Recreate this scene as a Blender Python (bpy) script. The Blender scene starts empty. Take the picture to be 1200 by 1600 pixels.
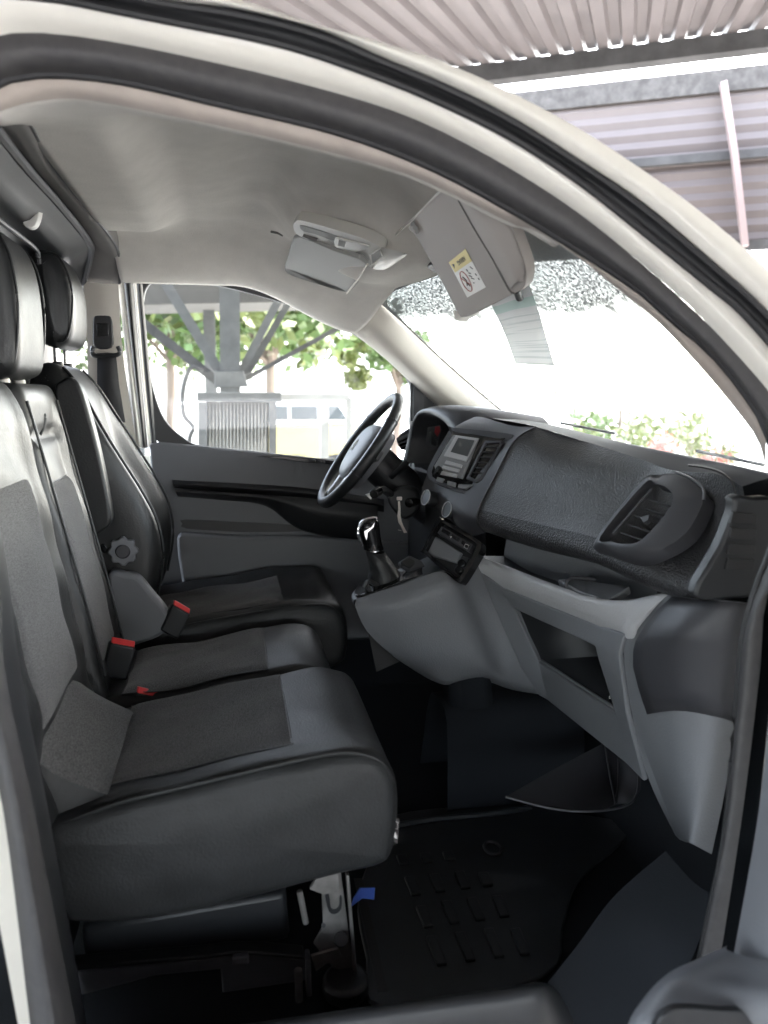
import bpy, bmesh, math, random
from mathutils import Vector, Matrix
random.seed(7)
scene = bpy.context.scene
R = math.radians

# ------------------------------------------------------------------ camera
CAM = Vector((0.0, -1.9, 0.86)); YAW = R(11.3); PITCH = R(-8.6); FPX = 1200.0
FW = Vector((math.sin(YAW)*math.cos(PITCH), math.cos(YAW)*math.cos(PITCH), math.sin(PITCH)))
RT = Vector((math.cos(YAW), -math.sin(YAW), 0)); UP = RT.cross(FW)
cd = bpy.data.cameras.new('camera'); cam = bpy.data.objects.new('camera', cd)
scene.collection.objects.link(cam); scene.camera = cam
cam.matrix_world = Matrix(((RT.x, UP.x, -FW.x, CAM.x), (RT.y, UP.y, -FW.y, CAM.y), (RT.z, UP.z, -FW.z, CAM.z), (0, 0, 0, 1)))
cd.sensor_fit = 'VERTICAL'; cd.sensor_height = 36; cd.lens = 36*FPX/1600
cd.clip_start = 0.02; cd.clip_end = 2000
cd.dof.use_dof = True; cd.dof.focus_distance = 1.95; cd.dof.aperture_fstop = 3.1

# ------------------------------------------------------------------ world, sun, exposure
SUN_EL, SUN_ROT = R(44), R(62)
w = bpy.data.worlds.new('World'); scene.world = w; w.use_nodes = True
nt = w.node_tree; nt.nodes.clear()
sky = nt.nodes.new('ShaderNodeTexSky'); sky.sky_type = 'NISHITA'; sky.sun_disc = False
sky.sun_elevation = SUN_EL; sky.sun_rotation = SUN_ROT; sky.dust_density = 4.0; sky.air_density = 1.0; sky.ozone_density = 1.0
bg = nt.nodes.new('ShaderNodeBackground'); bg.inputs[1].default_value = 0.15
wo = nt.nodes.new('ShaderNodeOutputWorld')
hz = nt.nodes.new('ShaderNodeHueSaturation'); hz.inputs['Saturation'].default_value = .5        # milky, hazy sky
nt.links.new(sky.outputs[0], hz.inputs['Color']); nt.links.new(hz.outputs[0], bg.inputs[0]); nt.links.new(bg.outputs[0], wo.inputs[0])
sl = bpy.data.lights.new('sun', 'SUN'); sl.energy = .8; sl.angle = R(14); sl.color = (1, .97, .93)
sun = bpy.data.objects.new('sun', sl); scene.collection.objects.link(sun)
sd = Vector((math.sin(SUN_ROT)*math.cos(SUN_EL), math.cos(SUN_ROT)*math.cos(SUN_EL), math.sin(SUN_EL)))
sun.rotation_euler = sd.to_track_quat('Z', 'Y').to_euler(); sun.location = sd*20
vs = scene.view_settings; vs.view_transform = 'Standard'; vs.look = 'None'; vs.gamma = 1; vs.use_curve_mapping = False
vs.exposure = 4.85
scene.render.engine = 'CYCLES'
cy = scene.cycles; cy.use_denoising = True; cy.max_bounces = 10; cy.diffuse_bounces = 5; cy.glossy_bounces = 4
cy.transparent_max_bounces = 12; cy.transmission_bounces = 6; cy.caustics_reflective = False; cy.caustics_refractive = False
cy.sample_clamp_indirect = 6
try: cy.denoiser = 'OPENIMAGEDENOISE'
except Exception: pass

# ------------------------------------------------------------------ helpers
COL = scene.collection
def ray(px, py): return FW*FPX + RT*(px-600) + UP*(800-py)
def P(px, py, y):                                   # photograph point -> place on the plane at lateral depth y
    d = ray(px, py); return CAM + d*((y-CAM.y)/d.y)
def PZ(px, py, z): d = ray(px, py); return CAM + d*((z-CAM.z)/d.z)
def PX(px, py, x): d = ray(px, py); return CAM + d*((x-CAM.x)/d.x)
class Plane:
    def __init__(s, a, b, c):
        s.o = Vector(a); s.n = (Vector(b)-s.o).cross(Vector(c)-s.o).normalized()
        if s.n.dot(CAM-s.o) < 0: s.n = -s.n
    def on(s, px, py, off=0.0):
        d = ray(px, py); return CAM + d*((s.o + s.n*off - CAM).dot(s.n)/d.dot(s.n))
def lerp(a, b, t): return a + (b-a)*t
def smooth(t): t = max(0., min(1., t)); return t*t*(3-2*t)
def spline(pts, n=8, closed=False):
    pts = [Vector(p) for p in pts]; m = len(pts); out = []
    for i in range(m if closed else m-1):
        if closed: a, b, c, d = pts[i-1], pts[i], pts[(i+1) % m], pts[(i+2) % m]
        else: a, b, c, d = pts[max(i-1, 0)], pts[i], pts[i+1], pts[min(i+2, m-1)]
        for k in range(n):
            t = k/n
            out.append(0.5*((2*b) + (c-a)*t + (2*a-5*b+4*c-d)*t*t + (3*b-a-3*c+d)*t*t*t))
    if not closed: out.append(pts[-1].copy())
    return out
def empty(name, parent=None, loc=(0, 0, 0)):
    o = bpy.data.objects.new(name, None); COL.objects.link(o); o.location = loc; o.empty_display_size = .05
    if parent is not None: setparent(o, parent)
    return o
WORLD = {}
def wloc(o):
    l = Vector(o.location)
    return l if o.parent is None else l
def setparent(o, p):
    o.parent = p
    o.matrix_parent_inverse = Matrix.Translation(-wloc(p))
def tag(o, label=None, cat=None, group=None, kind=None):
    if label: o['label'] = label
    if cat: o['category'] = cat
    if group: o['group'] = group
    if kind: o['kind'] = kind
    return o
def mesh(name, V, F, mat, parent=None, smoothed=True, sub=0, bevel=0, solid=0, soff=-1, sharp=40, seg=2, kind=None):
    me = bpy.data.meshes.new(name); me.from_pydata([tuple(v) for v in V], [], F); me.validate()
    bm = bmesh.new(); bm.from_mesh(me)
    bmesh.ops.remove_doubles(bm, verts=bm.verts, dist=1e-5)
    bmesh.ops.recalc_face_normals(bm, faces=bm.faces); bm.to_mesh(me); bm.free()
    me.polygons.foreach_set('use_smooth', [smoothed]*len(me.polygons))
    if smoothed and not sub:
        me.set_sharp_from_angle(angle=R(sharp))
    o = bpy.data.objects.new(name, me); COL.objects.link(o)
    if mat is not None: me.materials.append(mat)
    if solid: m = o.modifiers.new('s', 'SOLIDIFY'); m.thickness = solid; m.offset = soff
    if bevel:
        m = o.modifiers.new('b', 'BEVEL'); m.width = bevel; m.segments = seg; m.limit_method = 'ANGLE'; m.angle_limit = R(35)
        if not smoothed or sharp <= 40: m.harden_normals = False
    if sub: m = o.modifiers.new('u', 'SUBSURF'); m.levels = sub; m.render_levels = sub
    if parent is not None: setparent(o, parent)
    if kind: o['kind'] = kind
    return o
def gridmesh(name, rows, mat, parent=None, close_u=False, close_v=False, **k):
    n = len(rows); m = len(rows[0]); V = [v for r in rows for v in r]; F = []
    for i in range(n if close_v else n-1):
        for j in range(m if close_u else m-1):
            F.append((i*m+j, i*m+(j+1) % m, ((i+1) % n)*m+(j+1) % m, ((i+1) % n)*m+j))
    return mesh(name, V, F, mat, parent, **k)
def patch(name, rows, mat, parent=None, n=5, **k):   # rows of points, splined both ways into a fine sheet
    rr = [spline(r, n) for r in rows]
    cols = [spline([r[j] for r in rr], n) for j in range(len(rr[0]))]
    return gridmesh(name, cols, mat, parent, **k)
def slab(name, pts, vec, mat, parent=None, curve=0, bevel=.002, **k):   # outline extruded by vec, rounded edges
    pts = spline(pts, curve, True) if curve else [Vector(p) for p in pts]
    vec = Vector(vec); n = len(pts)
    V = pts + [p+vec for p in pts]
    F = [tuple(range(n)), tuple(range(2*n-1, n-1, -1))] + [(i, i+n, (i+1) % n+n, (i+1) % n) for i in range(n)]
    return mesh(name, V, F, mat, parent, bevel=bevel, **k)
def ringslab(name, outer, inner, vec, mat, parent=None, bevel=.002, **k):   # frame between two outlines of equal count
    n = len(outer); vec = Vector(vec)
    V = list(outer)+list(inner)+[p+vec for p in outer]+[p+vec for p in inner]; F = []
    for i in range(n):
        j = (i+1) % n
        F += [(i, j, n+j, n+i), (2*n+i, 3*n+i, 3*n+j, 2*n+j), (i, 2*n+i, 2*n+j, j), (n+i, n+j, 3*n+j, 3*n+i)]
    return mesh(name, V, F, mat, parent, bevel=bevel, **k)
def sweep(name, path, prof, mat, parent=None, closed=False, up=Vector((0, 0, 1)), scale=None, **k):
    path = [Vector(p) for p in path]; n = len(path); rows = []
    for i, p in enumerate(path):
        a = path[(i-1) % n] if (closed or i > 0) else p; b = path[(i+1) % n] if (closed or i < n-1) else p
        t = (b-a).normalized(); s = t.cross(up)
        if s.length < 1e-4: s = t.cross(Vector((1, 0, 0)))
        s.normalize(); u = s.cross(t).normalized(); sc = scale(i/(n-1)) if scale else 1
        rows.append([p + s*(x*sc) + u*(y*sc) for x, y in prof])
    m = len(prof); V = [v for r in rows for v in r]; F = []
    for i in range(n if closed else n-1):
        for j in range(m):
            F.append((i*m+j, i*m+(j+1) % m, ((i+1) % n)*m+(j+1) % m, ((i+1) % n)*m+j))
    if not closed: F += [tuple(range(m-1, -1, -1)), tuple(range((n-1)*m, n*m))]
    return mesh(name, V, F, mat, parent, **k)
def circ(r, n=10, ry=None): return [(r*math.cos(2*math.pi*i/n), (ry or r)*math.sin(2*math.pi*i/n)) for i in range(n)]
def tube(name, path, r, mat, parent=None, n=10, **k): return sweep(name, path, circ(r, n), mat, parent, **k)
def rod(name, a, b, r, mat, parent=None, n=16, bevel=0, **k):
    a, b = Vector(a), Vector(b); return sweep(name, [a, b], circ(r, n), mat, parent, up=(Vector((0, 0, 1)) if abs((b-a).normalized().z) < .9 else Vector((1, 0, 0))), bevel=bevel, **k)
def box(name, c, s, mat, parent=None, rot=None, bevel=.003, **k):
    V = []; c = Vector(c); M = rot if rot is not None else Matrix.Identity(3)
    for x in (-.5, .5):
        for y in (-.5, .5):
            for z in (-.5, .5): V.append(c + M @ Vector((x*s[0], y*s[1], z*s[2])))
    F = [(0, 1, 3, 2), (4, 6, 7, 5), (0, 4, 5, 1), (2, 3, 7, 6), (0, 2, 6, 4), (1, 5, 7, 3)]
    return mesh(name, V, F, mat, parent, bevel=bevel, **k)
def bar(name, a, b, wdt, hgt, mat, parent=None, up=Vector((0, 0, 1)), **k):
    p = [(-wdt/2, -hgt/2), (wdt/2, -hgt/2), (wdt/2, hgt/2), (-wdt/2, hgt/2)]
    return sweep(name, [a, b], p, mat, parent, up=up, **k)
def rotE(rx=0, ry=0, rz=0): return (Matrix.Rotation(rz, 3, 'Z') @ Matrix.Rotation(ry, 3, 'Y') @ Matrix.Rotation(rx, 3, 'X'))

# ------------------------------------------------------------------ materials
MATS = {}
def mat(name, col, rough=.5, metal=0, grain=0, gscale=300, var=0, vscale=8, coat=0, spec=.5, sheen=0, col2=None, gdist=.001, tint=None, detail=2):
    if name in MATS: return MATS[name]
    m = bpy.data.materials.new(name); m.use_nodes = True; t = m.node_tree; b = t.nodes['Principled BSDF']; N = t.nodes.new; L = t.links.new
    c = (*col, 1); b.inputs['Base Color'].default_value = c; b.inputs['Roughness'].default_value = rough; b.inputs['Metallic'].default_value = metal
    b.inputs['Specular IOR Level'].default_value = spec; b.inputs['Coat Weight'].default_value = coat; b.inputs['Coat Roughness'].default_value = .08
    b.inputs['Sheen Weight'].default_value = sheen
    tc = N('ShaderNodeTexCoord')
    if var:
        nz = N('ShaderNodeTexNoise'); nz.inputs['Scale'].default_value = vscale; nz.inputs['Detail'].default_value = 6; nz.inputs['Roughness'].default_value = .62
        L(tc.outputs['Object'], nz.inputs['Vector'])
        rp = N('ShaderNodeValToRGB'); rp.color_ramp.elements[0].position = .32; rp.color_ramp.elements[1].position = .72
        c2 = col2 or tuple(min(1, x*(1+var)) for x in col); c1 = col if col2 else tuple(x*(1-var) for x in col)
        rp.color_ramp.elements[0].color = (*c1, 1); rp.color_ramp.elements[1].color = (*c2, 1)
        L(nz.outputs['Fac'], rp.inputs['Fac']); L(rp.outputs['Color'], b.inputs['Base Color'])
        mr = N('ShaderNodeMapRange'); mr.inputs['To Min'].default_value = max(.05, rough-.1); mr.inputs['To Max'].default_value = min(1, rough+.12)
        L(nz.outputs['Fac'], mr.inputs['Value']); L(mr.outputs[0], b.inputs['Roughness'])
    if grain:
        ng = N('ShaderNodeTexNoise'); ng.inputs['Scale'].default_value = gscale; ng.inputs['Detail'].default_value = detail
        L(tc.outputs['Object'], ng.inputs['Vector'])
        bp = N('ShaderNodeBump'); bp.inputs['Strength'].default_value = grain; bp.inputs['Distance'].default_value = gdist
        L(ng.outputs['Fac'], bp.inputs['Height']); L(bp.outputs[0], b.inputs['Normal'])
    MATS[name] = m; return m
def cloth(name, col, ax=(0, 0, 0), scale=620):
    m = mat(name, col, .9, grain=.0); t = m.node_tree; N = t.nodes.new; L = t.links.new; b = t.nodes['Principled BSDF']
    b.inputs['Sheen Weight'].default_value = .15; b.inputs['Specular IOR Level'].default_value = .2
    tc = N('ShaderNodeTexCoord'); mp = N('ShaderNodeMapping'); L(tc.outputs['Object'], mp.inputs['Vector'])
    mp.inputs['Rotation'].default_value = ax
    mp.inputs['Scale'].default_value = (620, 170, 620)
    w1 = N('ShaderNodeTexNoise'); w1.inputs['Scale'].default_value = 1; w1.inputs['Detail'].default_value = 1; L(mp.outputs[0], w1.inputs['Vector'])
    mr = N('ShaderNodeMapRange'); mr.inputs['From Min'].default_value = .3; mr.inputs['From Max'].default_value = .7; L(w1.outputs['Fac'], mr.inputs['Value'])
    rp = N('ShaderNodeValToRGB'); rp.color_ramp.elements[0].color = (*[c*.5 for c in col], 1); rp.color_ramp.elements[1].color = (*[c*1.5 for c in col], 1)
    L(mr.outputs[0], rp.inputs['Fac'])
    nz = N('ShaderNodeTexNoise'); nz.inputs['Scale'].default_value = 9; nz.inputs['Detail'].default_value = 5; L(tc.outputs['Object'], nz.inputs['Vector'])
    mx = N('ShaderNodeMix'); mx.data_type = 'RGBA'; mx.blend_type = 'MULTIPLY'; mx.inputs['Factor'].default_value = .35
    L(rp.outputs['Color'], mx.inputs['A']); L(nz.outputs['Color'], mx.inputs['B'])
    hs = N('ShaderNodeMix'); hs.data_type = 'RGBA'; hs.blend_type = 'MULTIPLY'; hs.inputs['Factor'].default_value = .4
    L(rp.outputs['Color'], hs.inputs['A']); L(nz.outputs['Fac'], hs.inputs['B'])
    L(hs.outputs['Result'], b.inputs['Base Color'])
    bp = N('ShaderNodeBump'); bp.inputs['Strength'].default_value = .5; bp.inputs['Distance'].default_value = .001
    L(mr.outputs[0], bp.inputs['Height']); L(bp.outputs[0], b.inputs['Normal'])
    return m
def glass(name, tint, drops=0.0):
    m = bpy.data.materials.new(name); m.use_nodes = True; t = m.node_tree; t.nodes.clear(); N = t.nodes.new; L = t.links.new
    o = N('ShaderNodeOutputMaterial'); tr = N('ShaderNodeBsdfTransparent'); tr.inputs[0].default_value = (*tint, 1)
    gl = N('ShaderNodeBsdfGlossy'); gl.inputs['Roughness'].default_value = .02
    lw = N('ShaderNodeLayerWeight'); lw.inputs['Blend'].default_value = .5; pw = N('ShaderNodeMath'); pw.operation = 'POWER'; pw.inputs[1].default_value = 5; L(lw.outputs['Facing'], pw.inputs[0])
    fr = N('ShaderNodeMath'); fr.operation = 'MULTIPLY_ADD'; fr.inputs[1].default_value = .6; fr.inputs[2].default_value = .045; L(pw.outputs[0], fr.inputs[0]); mx = N('ShaderNodeMixShader')
    L(fr.outputs[0], mx.inputs[0]); L(tr.outputs[0], mx.inputs[1]); L(gl.outputs[0], mx.inputs[2]); out = mx
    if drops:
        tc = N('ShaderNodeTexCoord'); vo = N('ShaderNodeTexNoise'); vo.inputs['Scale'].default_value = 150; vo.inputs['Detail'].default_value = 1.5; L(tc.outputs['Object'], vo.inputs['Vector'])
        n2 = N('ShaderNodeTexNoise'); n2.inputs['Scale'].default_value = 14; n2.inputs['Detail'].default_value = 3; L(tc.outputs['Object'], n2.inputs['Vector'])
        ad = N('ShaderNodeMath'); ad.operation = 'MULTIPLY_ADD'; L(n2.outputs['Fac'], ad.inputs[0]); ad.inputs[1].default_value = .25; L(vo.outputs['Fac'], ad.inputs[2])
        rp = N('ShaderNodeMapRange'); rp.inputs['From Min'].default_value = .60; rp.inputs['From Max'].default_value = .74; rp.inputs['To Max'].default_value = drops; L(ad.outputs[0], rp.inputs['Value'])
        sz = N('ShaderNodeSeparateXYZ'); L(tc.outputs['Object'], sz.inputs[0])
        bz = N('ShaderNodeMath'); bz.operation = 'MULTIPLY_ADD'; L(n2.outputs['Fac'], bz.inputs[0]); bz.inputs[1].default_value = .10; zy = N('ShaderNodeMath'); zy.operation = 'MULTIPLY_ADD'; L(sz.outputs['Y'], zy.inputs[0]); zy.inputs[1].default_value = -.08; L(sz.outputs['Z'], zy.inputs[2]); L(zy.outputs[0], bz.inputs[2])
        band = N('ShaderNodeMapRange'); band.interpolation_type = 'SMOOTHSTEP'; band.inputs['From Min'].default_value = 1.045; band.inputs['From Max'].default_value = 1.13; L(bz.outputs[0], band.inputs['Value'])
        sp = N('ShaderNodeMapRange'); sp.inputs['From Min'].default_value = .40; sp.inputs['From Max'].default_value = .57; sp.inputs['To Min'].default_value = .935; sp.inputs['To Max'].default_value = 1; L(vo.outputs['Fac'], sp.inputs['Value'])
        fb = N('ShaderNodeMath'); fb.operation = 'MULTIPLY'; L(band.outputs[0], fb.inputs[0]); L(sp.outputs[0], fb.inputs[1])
        df = N('ShaderNodeBsdfDiffuse'); df.inputs[0].default_value = (.34, .36, .36, 1)  # grey painted over the top band for the dark roof seen through wet glass
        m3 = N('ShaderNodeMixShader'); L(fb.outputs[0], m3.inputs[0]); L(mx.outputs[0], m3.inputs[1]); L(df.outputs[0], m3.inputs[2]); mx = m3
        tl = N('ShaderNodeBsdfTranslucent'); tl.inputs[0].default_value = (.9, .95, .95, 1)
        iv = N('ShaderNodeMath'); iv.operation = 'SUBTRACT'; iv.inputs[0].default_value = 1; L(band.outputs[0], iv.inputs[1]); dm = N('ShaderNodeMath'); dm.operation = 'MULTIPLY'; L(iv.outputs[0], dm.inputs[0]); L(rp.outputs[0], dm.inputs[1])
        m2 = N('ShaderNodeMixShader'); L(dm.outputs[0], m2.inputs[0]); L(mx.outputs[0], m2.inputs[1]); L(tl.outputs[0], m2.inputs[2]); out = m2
    L(out.outputs[0], o.inputs[0]); MATS[name] = m; return m

M_paint = mat('cream white body paint', (.60, .58, .525), .32, var=.04, vscale=20, coat=.5)
M_seal = mat('dusty black rubber seal', (.035, .033, .035), .55, var=.5, vscale=60, col2=(.055, .053, .052), grain=.15, gscale=120)
M_sealdark = mat('black rubber lip', (.012, .012, .013), .5)
M_liner = mat('grey felt headliner', (.57, .545, .505), .95, grain=.6, gscale=260, var=.06, vscale=14, spec=.1)
M_linerdark = mat('dark grey felt panel', (.17, .163, .155), .95, grain=.25, gscale=350, var=.08, vscale=14, spec=.1)
M_trim = mat('beige pillar plastic', (.56, .525, .465), .6, grain=.12, gscale=500, var=.03)
M_lip = mat('dusty beige edge trim', (.36, .315, .28), .8, grain=.2, gscale=300, var=.1, vscale=18)
M_visor = mat('taupe vinyl', (.36, .33, .30), .6, grain=.1, gscale=500, var=.03)
M_visorgrey = mat('grey vinyl', (.27, .27, .255), .6, grain=.1, gscale=500)
M_lamp = mat('pale grey lamp plastic', (.5, .49, .45), .35)
M_dash = mat('black grained dash plastic', (.036, .037, .04), .36, grain=1.0, gscale=300, gdist=.0022, detail=1, spec=.95)
M_dashrough = mat('coarse grained black plastic', (.03, .03, .032), .42, grain=1.0, gscale=260, gdist=.003, detail=1)
M_soft = mat('smooth charcoal plastic', (.04, .04, .045), .5, grain=.2, gscale=450)
M_top = mat('matt dash top skin', (.035, .036, .039), .8, grain=.3, gscale=300, spec=.25)
M_black = mat('black plastic', (.014, .015, .017), .45, grain=.15, gscale=400)
M_gloss = mat('gloss black plastic', (.01, .01, .011), .15)
M_grey = mat('mid grey moulded plastic', (.155, .16, .172), .5, grain=.5, gscale=260, gdist=.0015, var=.04)
M_doorgrey = mat('slate grey door plastic', (.15, .155, .168), .55, grain=.35, gscale=260, var=.04)
M_silver = mat('satin silver plastic', (.42, .42, .43), .42, grain=.6, gscale=240, gdist=.002)
M_radio = mat('pale grey radio plastic', (.20, .205, .21), .35)
M_leather = mat('black leatherette', (.015, .016, .017), .43, grain=.4, gscale=200, gdist=.0012, var=.25, vscale=12, spec=.42)
M_leatherworn = mat('worn matt black leatherette', (.017, .018, .019), .5, grain=.5, gscale=220, gdist=.0014, var=.3, vscale=14, spec=.34)
M_cloth = cloth('grey woven seat cloth', (.088, .087, .088))
M_belt = mat('black belt webbing', (.03, .03, .033), .7, grain=.4, gscale=500)
M_red = mat('red buckle plastic', (.75, .045, .05), .35)
M_mat = mat('black rubber mat', (.021, .025, .028), .46, grain=.3, gscale=260, var=.3, vscale=14)
M_carpet = mat('dark floor carpet', (.014, .016, .019), .9, grain=.5, gscale=300, spec=.12)
M_steel = mat('galvanised seat steel', (.26, .25, .24), .42, metal=.7, var=.2, vscale=30)
M_chrome = mat('chrome', (.8, .8, .8), .15, metal=1)
M_white = mat('white plastic', (.72, .70, .66), .5)
M_screen = mat('grey display glass', (.07, .078, .082), .15)
M_glass = glass('side window glass', (.93, .96, .95))
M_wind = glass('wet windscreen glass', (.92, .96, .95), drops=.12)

van = empty('van', loc=(0.3, 0, -.6))
tag(van, 'cream white panel van with its door open showing black seats and dashboard', 'van')
# ------------------------------------------------------------------ ground
gm = mat('pale concrete yard', (.30, .297, .29), .9, var=.18, vscale=.8, grain=.3, gscale=40)
g = mesh('ground', [(-400, -400, -.6), (400, -400, -.6), (400, 400, -.6), (-400, 400, -.6)], [(0, 1, 2, 3)], gm); tag(g, kind='structure')

# ------------------------------------------------------------------ van: near door aperture
def ydoor(z): return lerp(-.90, -.735, smooth((z-.55)/.75))
def arch(pix, off, n=6):
    out = []
    for px, py in pix:
        y = -.8
        for _ in range(6): y = ydoor(P(px, py, y+off).z)
        out.append(P(px, py, y+off))
    return spline(out, n)
TL = 14   # samples taken along every edge of the aperture
E0 = [(-330, -40), (-150, -60), (60, -62), (220, -40), (375, 0), (500, 40), (600, 67), (700, 100), (810, 150), (920, 210), (1025, 280), (1100, 335), (1200, 420), (1300, 520), (1370, 620)]
E1 = [(-330, 0), (-150, -25), (20, -30), (160, -20), (265, 0), (375, 15), (500, 47), (600, 90), (700, 132), (800, 182), (900, 245), (1000, 312), (1100, 395), (1200, 485), (1290, 590)]
E2 = [(-320, 40), (-170, 8), (-50, -8), (75, 0), (175, 20), (300, 45), (450, 78), (600, 128), (700, 170), (800, 220), (900, 285), (1000, 365), (1100, 445), (1165, 500), (1265, 620)]
E3 = [(-180, 420), (-165, 200), (-110, 100), (0, 55), (75, 52), (175, 65), (300, 90), (450, 125), (600, 168), (700, 210), (800, 265), (900, 330), (1000, 410), (1100, 500), (1200, 610), (1262, 720), (1275, 800), (1240, 880), (1198, 930), (1187, 1050), (1163, 1250), (1133, 1450), (1105, 1620)]
E4 = [(-100, 420), (-95, 270), (-55, 170), (0, 132), (40, 120), (100, 118), (200, 130), (350, 165), (500, 200), (600, 232), (700, 275), (800, 330), (900, 390), (1000, 455), (1050, 500), (1110, 550), (1160, 610), (1197, 672), (1215, 760), (1210, 840), (1180, 920), (1160, 1000), (1150, 1100), (1133, 1300), (1098, 1475), (1070, 1620)]
E5 = [(-90, 420), (-70, 290), (-35, 200), (0, 175), (50, 160), (125, 155), (250, 178), (400, 210), (600, 261), (700, 300), (800, 350), (835, 360), (900, 400), (975, 460), (1025, 500), (1100, 580), (1150, 640), (1185, 690), (1197, 740)]
def resample(pts, n):
    d = [0]
    for a, b in zip(pts, pts[1:]): d.append(d[-1]+(b-a).length)
    out = []; j = 0
    for i in range(n):
        s = d[-1]*i/(n-1)
        while j < len(d)-2 and d[j+1] < s: j += 1
        out.append(pts[j].lerp(pts[j+1], 0 if d[j+1] == d[j] else (s-d[j])/(d[j+1]-d[j])))
    return out
def match(pts, ref):                                # per point of ref the nearest parameter on pts, monotone
    out = []; j = 0; fine = resample(pts, 400)
    for r in ref:
        best = min(range(j, 400), key=lambda k: (fine[k]-r).length); j = best; out.append(fine[best])
    return out
A0, A1, A2, A3, A4, A5 = arch(E0, -.05), arch(E1, -.045), arch(E2, -.03), arch(E3, -.005), arch(E4, .03), arch(E5, .055)
N = 70
def strip(name, a, b, bulge, m, parent, solid=.012, seg=8, **k):
    a = resample(a, N); b = resample(b, N); rows = []
    for p, q in zip(a, b):
        d = q-p; nrm = (CAM-(p+q)/2).normalized(); nrm = (nrm - d.normalized()*nrm.dot(d.normalized())).normalized()
        rows.append([p + d*(i/seg) + nrm*(bulge*math.sin(math.pi*i/seg)) for i in range(seg+1)])
    return gridmesh(name, rows, m, parent, sharp=80, **k)
frame = empty('door_frame', van)
strip('roof_edge', A0, A1, .012, M_paint, frame)
strip('gutter_seal', A1, A2, -.014, M_black, frame)
for a_, off in ((A1, .2), (A2, .86)):               # two rubber beads standing in the gutter
    c = [p.lerp(q, off) + (CAM-p).normalized()*.002 for p, q in zip(resample(A1, N), resample(A2, N))]
    tube('seal_bead', c, .0055, M_sealdark, frame, n=8)
strip('door_jamb', A2, arch(E3[3:16], -.005) if False else [p for p in A3 if True][0:0] or arch([(-150, 160), (-90, 90)] + E3[3:15] + [(1235, 665)], -.005), .006, M_paint, frame)
# main weatherstrip: round bulb following the whole aperture, and the felt-covered trim lip behind it
strip('weatherstrip', A3, A4, .020, M_seal, frame, seg=12)
strip('trim_lip', A4[:-48], A5, .008, M_lip, frame)
lipline = [p.lerp(q, .97)+(CAM-p).normalized()*.001 for p, q in zip(resample(A3, N), resample(A4, N))]
tube('seal_bead', lipline, .006, M_sealdark, frame, n=8)
# roof skin above and the rear side of the body
gridmesh('roof_skin', [[Vector((x, y, 1.40 - .06*max(0, (abs(y)-.5)/.3)**2 - (.0 if x < .1 else .42*(x-.1)**2*1.6))) for y in [i*.1-.74 for i in range(15)]+[.78]] for x in (-2.2, -1.2, -.4, 0, .2, .35, .48)], M_paint, van, solid=.01)
# ------------------------------------------------------------------ B pillar by the camera: seal, painted post
bpil = empty('rear_door_post', van)
patch('post_panel', [[P(-330, 380, -.78), P(-220, 650, -.86), P(-120, 900, -.90), P(-80, 1100, -.90), P(-30, 1300, -.91), P(28, 1600, -.92), P(40, 1680, -.92)],
                     [P(-185, 400, -.79), P(-115, 650, -.855), P(-60, 900, -.89), P(-45, 1100, -.89), P(4, 1260, -.90), P(47, 1600, -.91), P(60, 1680, -.91)]], M_paint, bpil)
patch('post_seal', [[P(-182, 400, -.79), P(-112, 650, -.855), P(-60, 900, -.89), P(-45, 1050, -.89), P(4, 1260, -.90), P(47, 1600, -.91), P(60, 1680, -.91)],
                    [P(-140, 400, -.81), P(-78, 650, -.875), P(-30, 900, -.915), P(-15, 1050, -.915), P(28, 1260, -.92), P(85, 1600, -.925), P(95, 1680, -.925)],
                    [P(-98, 400, -.77), P(-45, 650, -.84), P(-2, 900, -.87), P(8, 1050, -.87), P(58, 1290, -.87), P(118, 1600, -.87), P(128, 1680, -.87)]], M_seal, bpil)
patch('post_trim', [[P(-100, 400, -.768), P(-47, 650, -.838), P(-4, 880, -.868), P(8, 1050, -.868), P(58, 1290, -.868), P(118, 1600, -.868), P(128, 1680, -.868)],
                    [P(-90, 400, -.73), P(-35, 650, -.78), P(10, 880, -.80), P(32, 1050, -.78), P(80, 1290, -.76), P(135, 1600, -.76), P(142, 1680, -.76)],
                    [P(-90, 400, -.68), P(-38, 650, -.72), P(5, 880, -.74), P(20, 1050, -.70), P(60, 1290, -.66), P(120, 1600, -.66), P(130, 1680, -.66)]], M_black, bpil)
mesh('side_panel', [(-.5, -.93, -.35), (-2.2, -.93, -.35), (-2.2, -.93, .7), (-2.2, -.74, 1.36), (-.42, -.74, 1.36), (-.45, -.93, .7), (-.36, -.93, -.35)], [(0, 1, 2, 5), (2, 3, 4, 5), (0, 5, 6)], M_paint, bpil, solid=.02)

# ------------------------------------------------------------------ headliner
def xend(y): return .570-.115*(abs(y)/.56)**2*(1 if y > 0 else .25)
def zceil(x, y, ye, ze):
    z = 1.345; k = smooth((.18-y)/.30)                    # k: 1 over the passenger, 0 over the driver
    z -= .135*smooth((y-.40)/.30)                         # far side rail
    z -= lerp(.165, .150, k)*smooth((x-lerp(.02, .30, k))/lerp(.46, .27, k))    # falls to the windscreen header
    z += .034*math.exp(-((x-.09)/.09)**2)*smooth((.45-abs(y))/.2)
    z -= .030*smooth((x-.12)/.05)*smooth((.40-y)/.12)*smooth((y+.16)/.12)*smooth((.50-x)/.15)
    z -= .05*smooth((-.09-x)/.11)*smooth((.52-y)/.2)
    return lerp(z, ze, smooth((ye+.22-y)/.21))            # meets the trim lip over the open door
def lip(x):
    for a, b in zip(A5, A5[1:]):
        if a.x <= x <= b.x: t = (x-a.x)/(b.x-a.x); return lerp(a.y, b.y, t)+.006, lerp(a.z, b.z, t)+.004
    return A5[0].y+.006, A5[0].z
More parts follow.
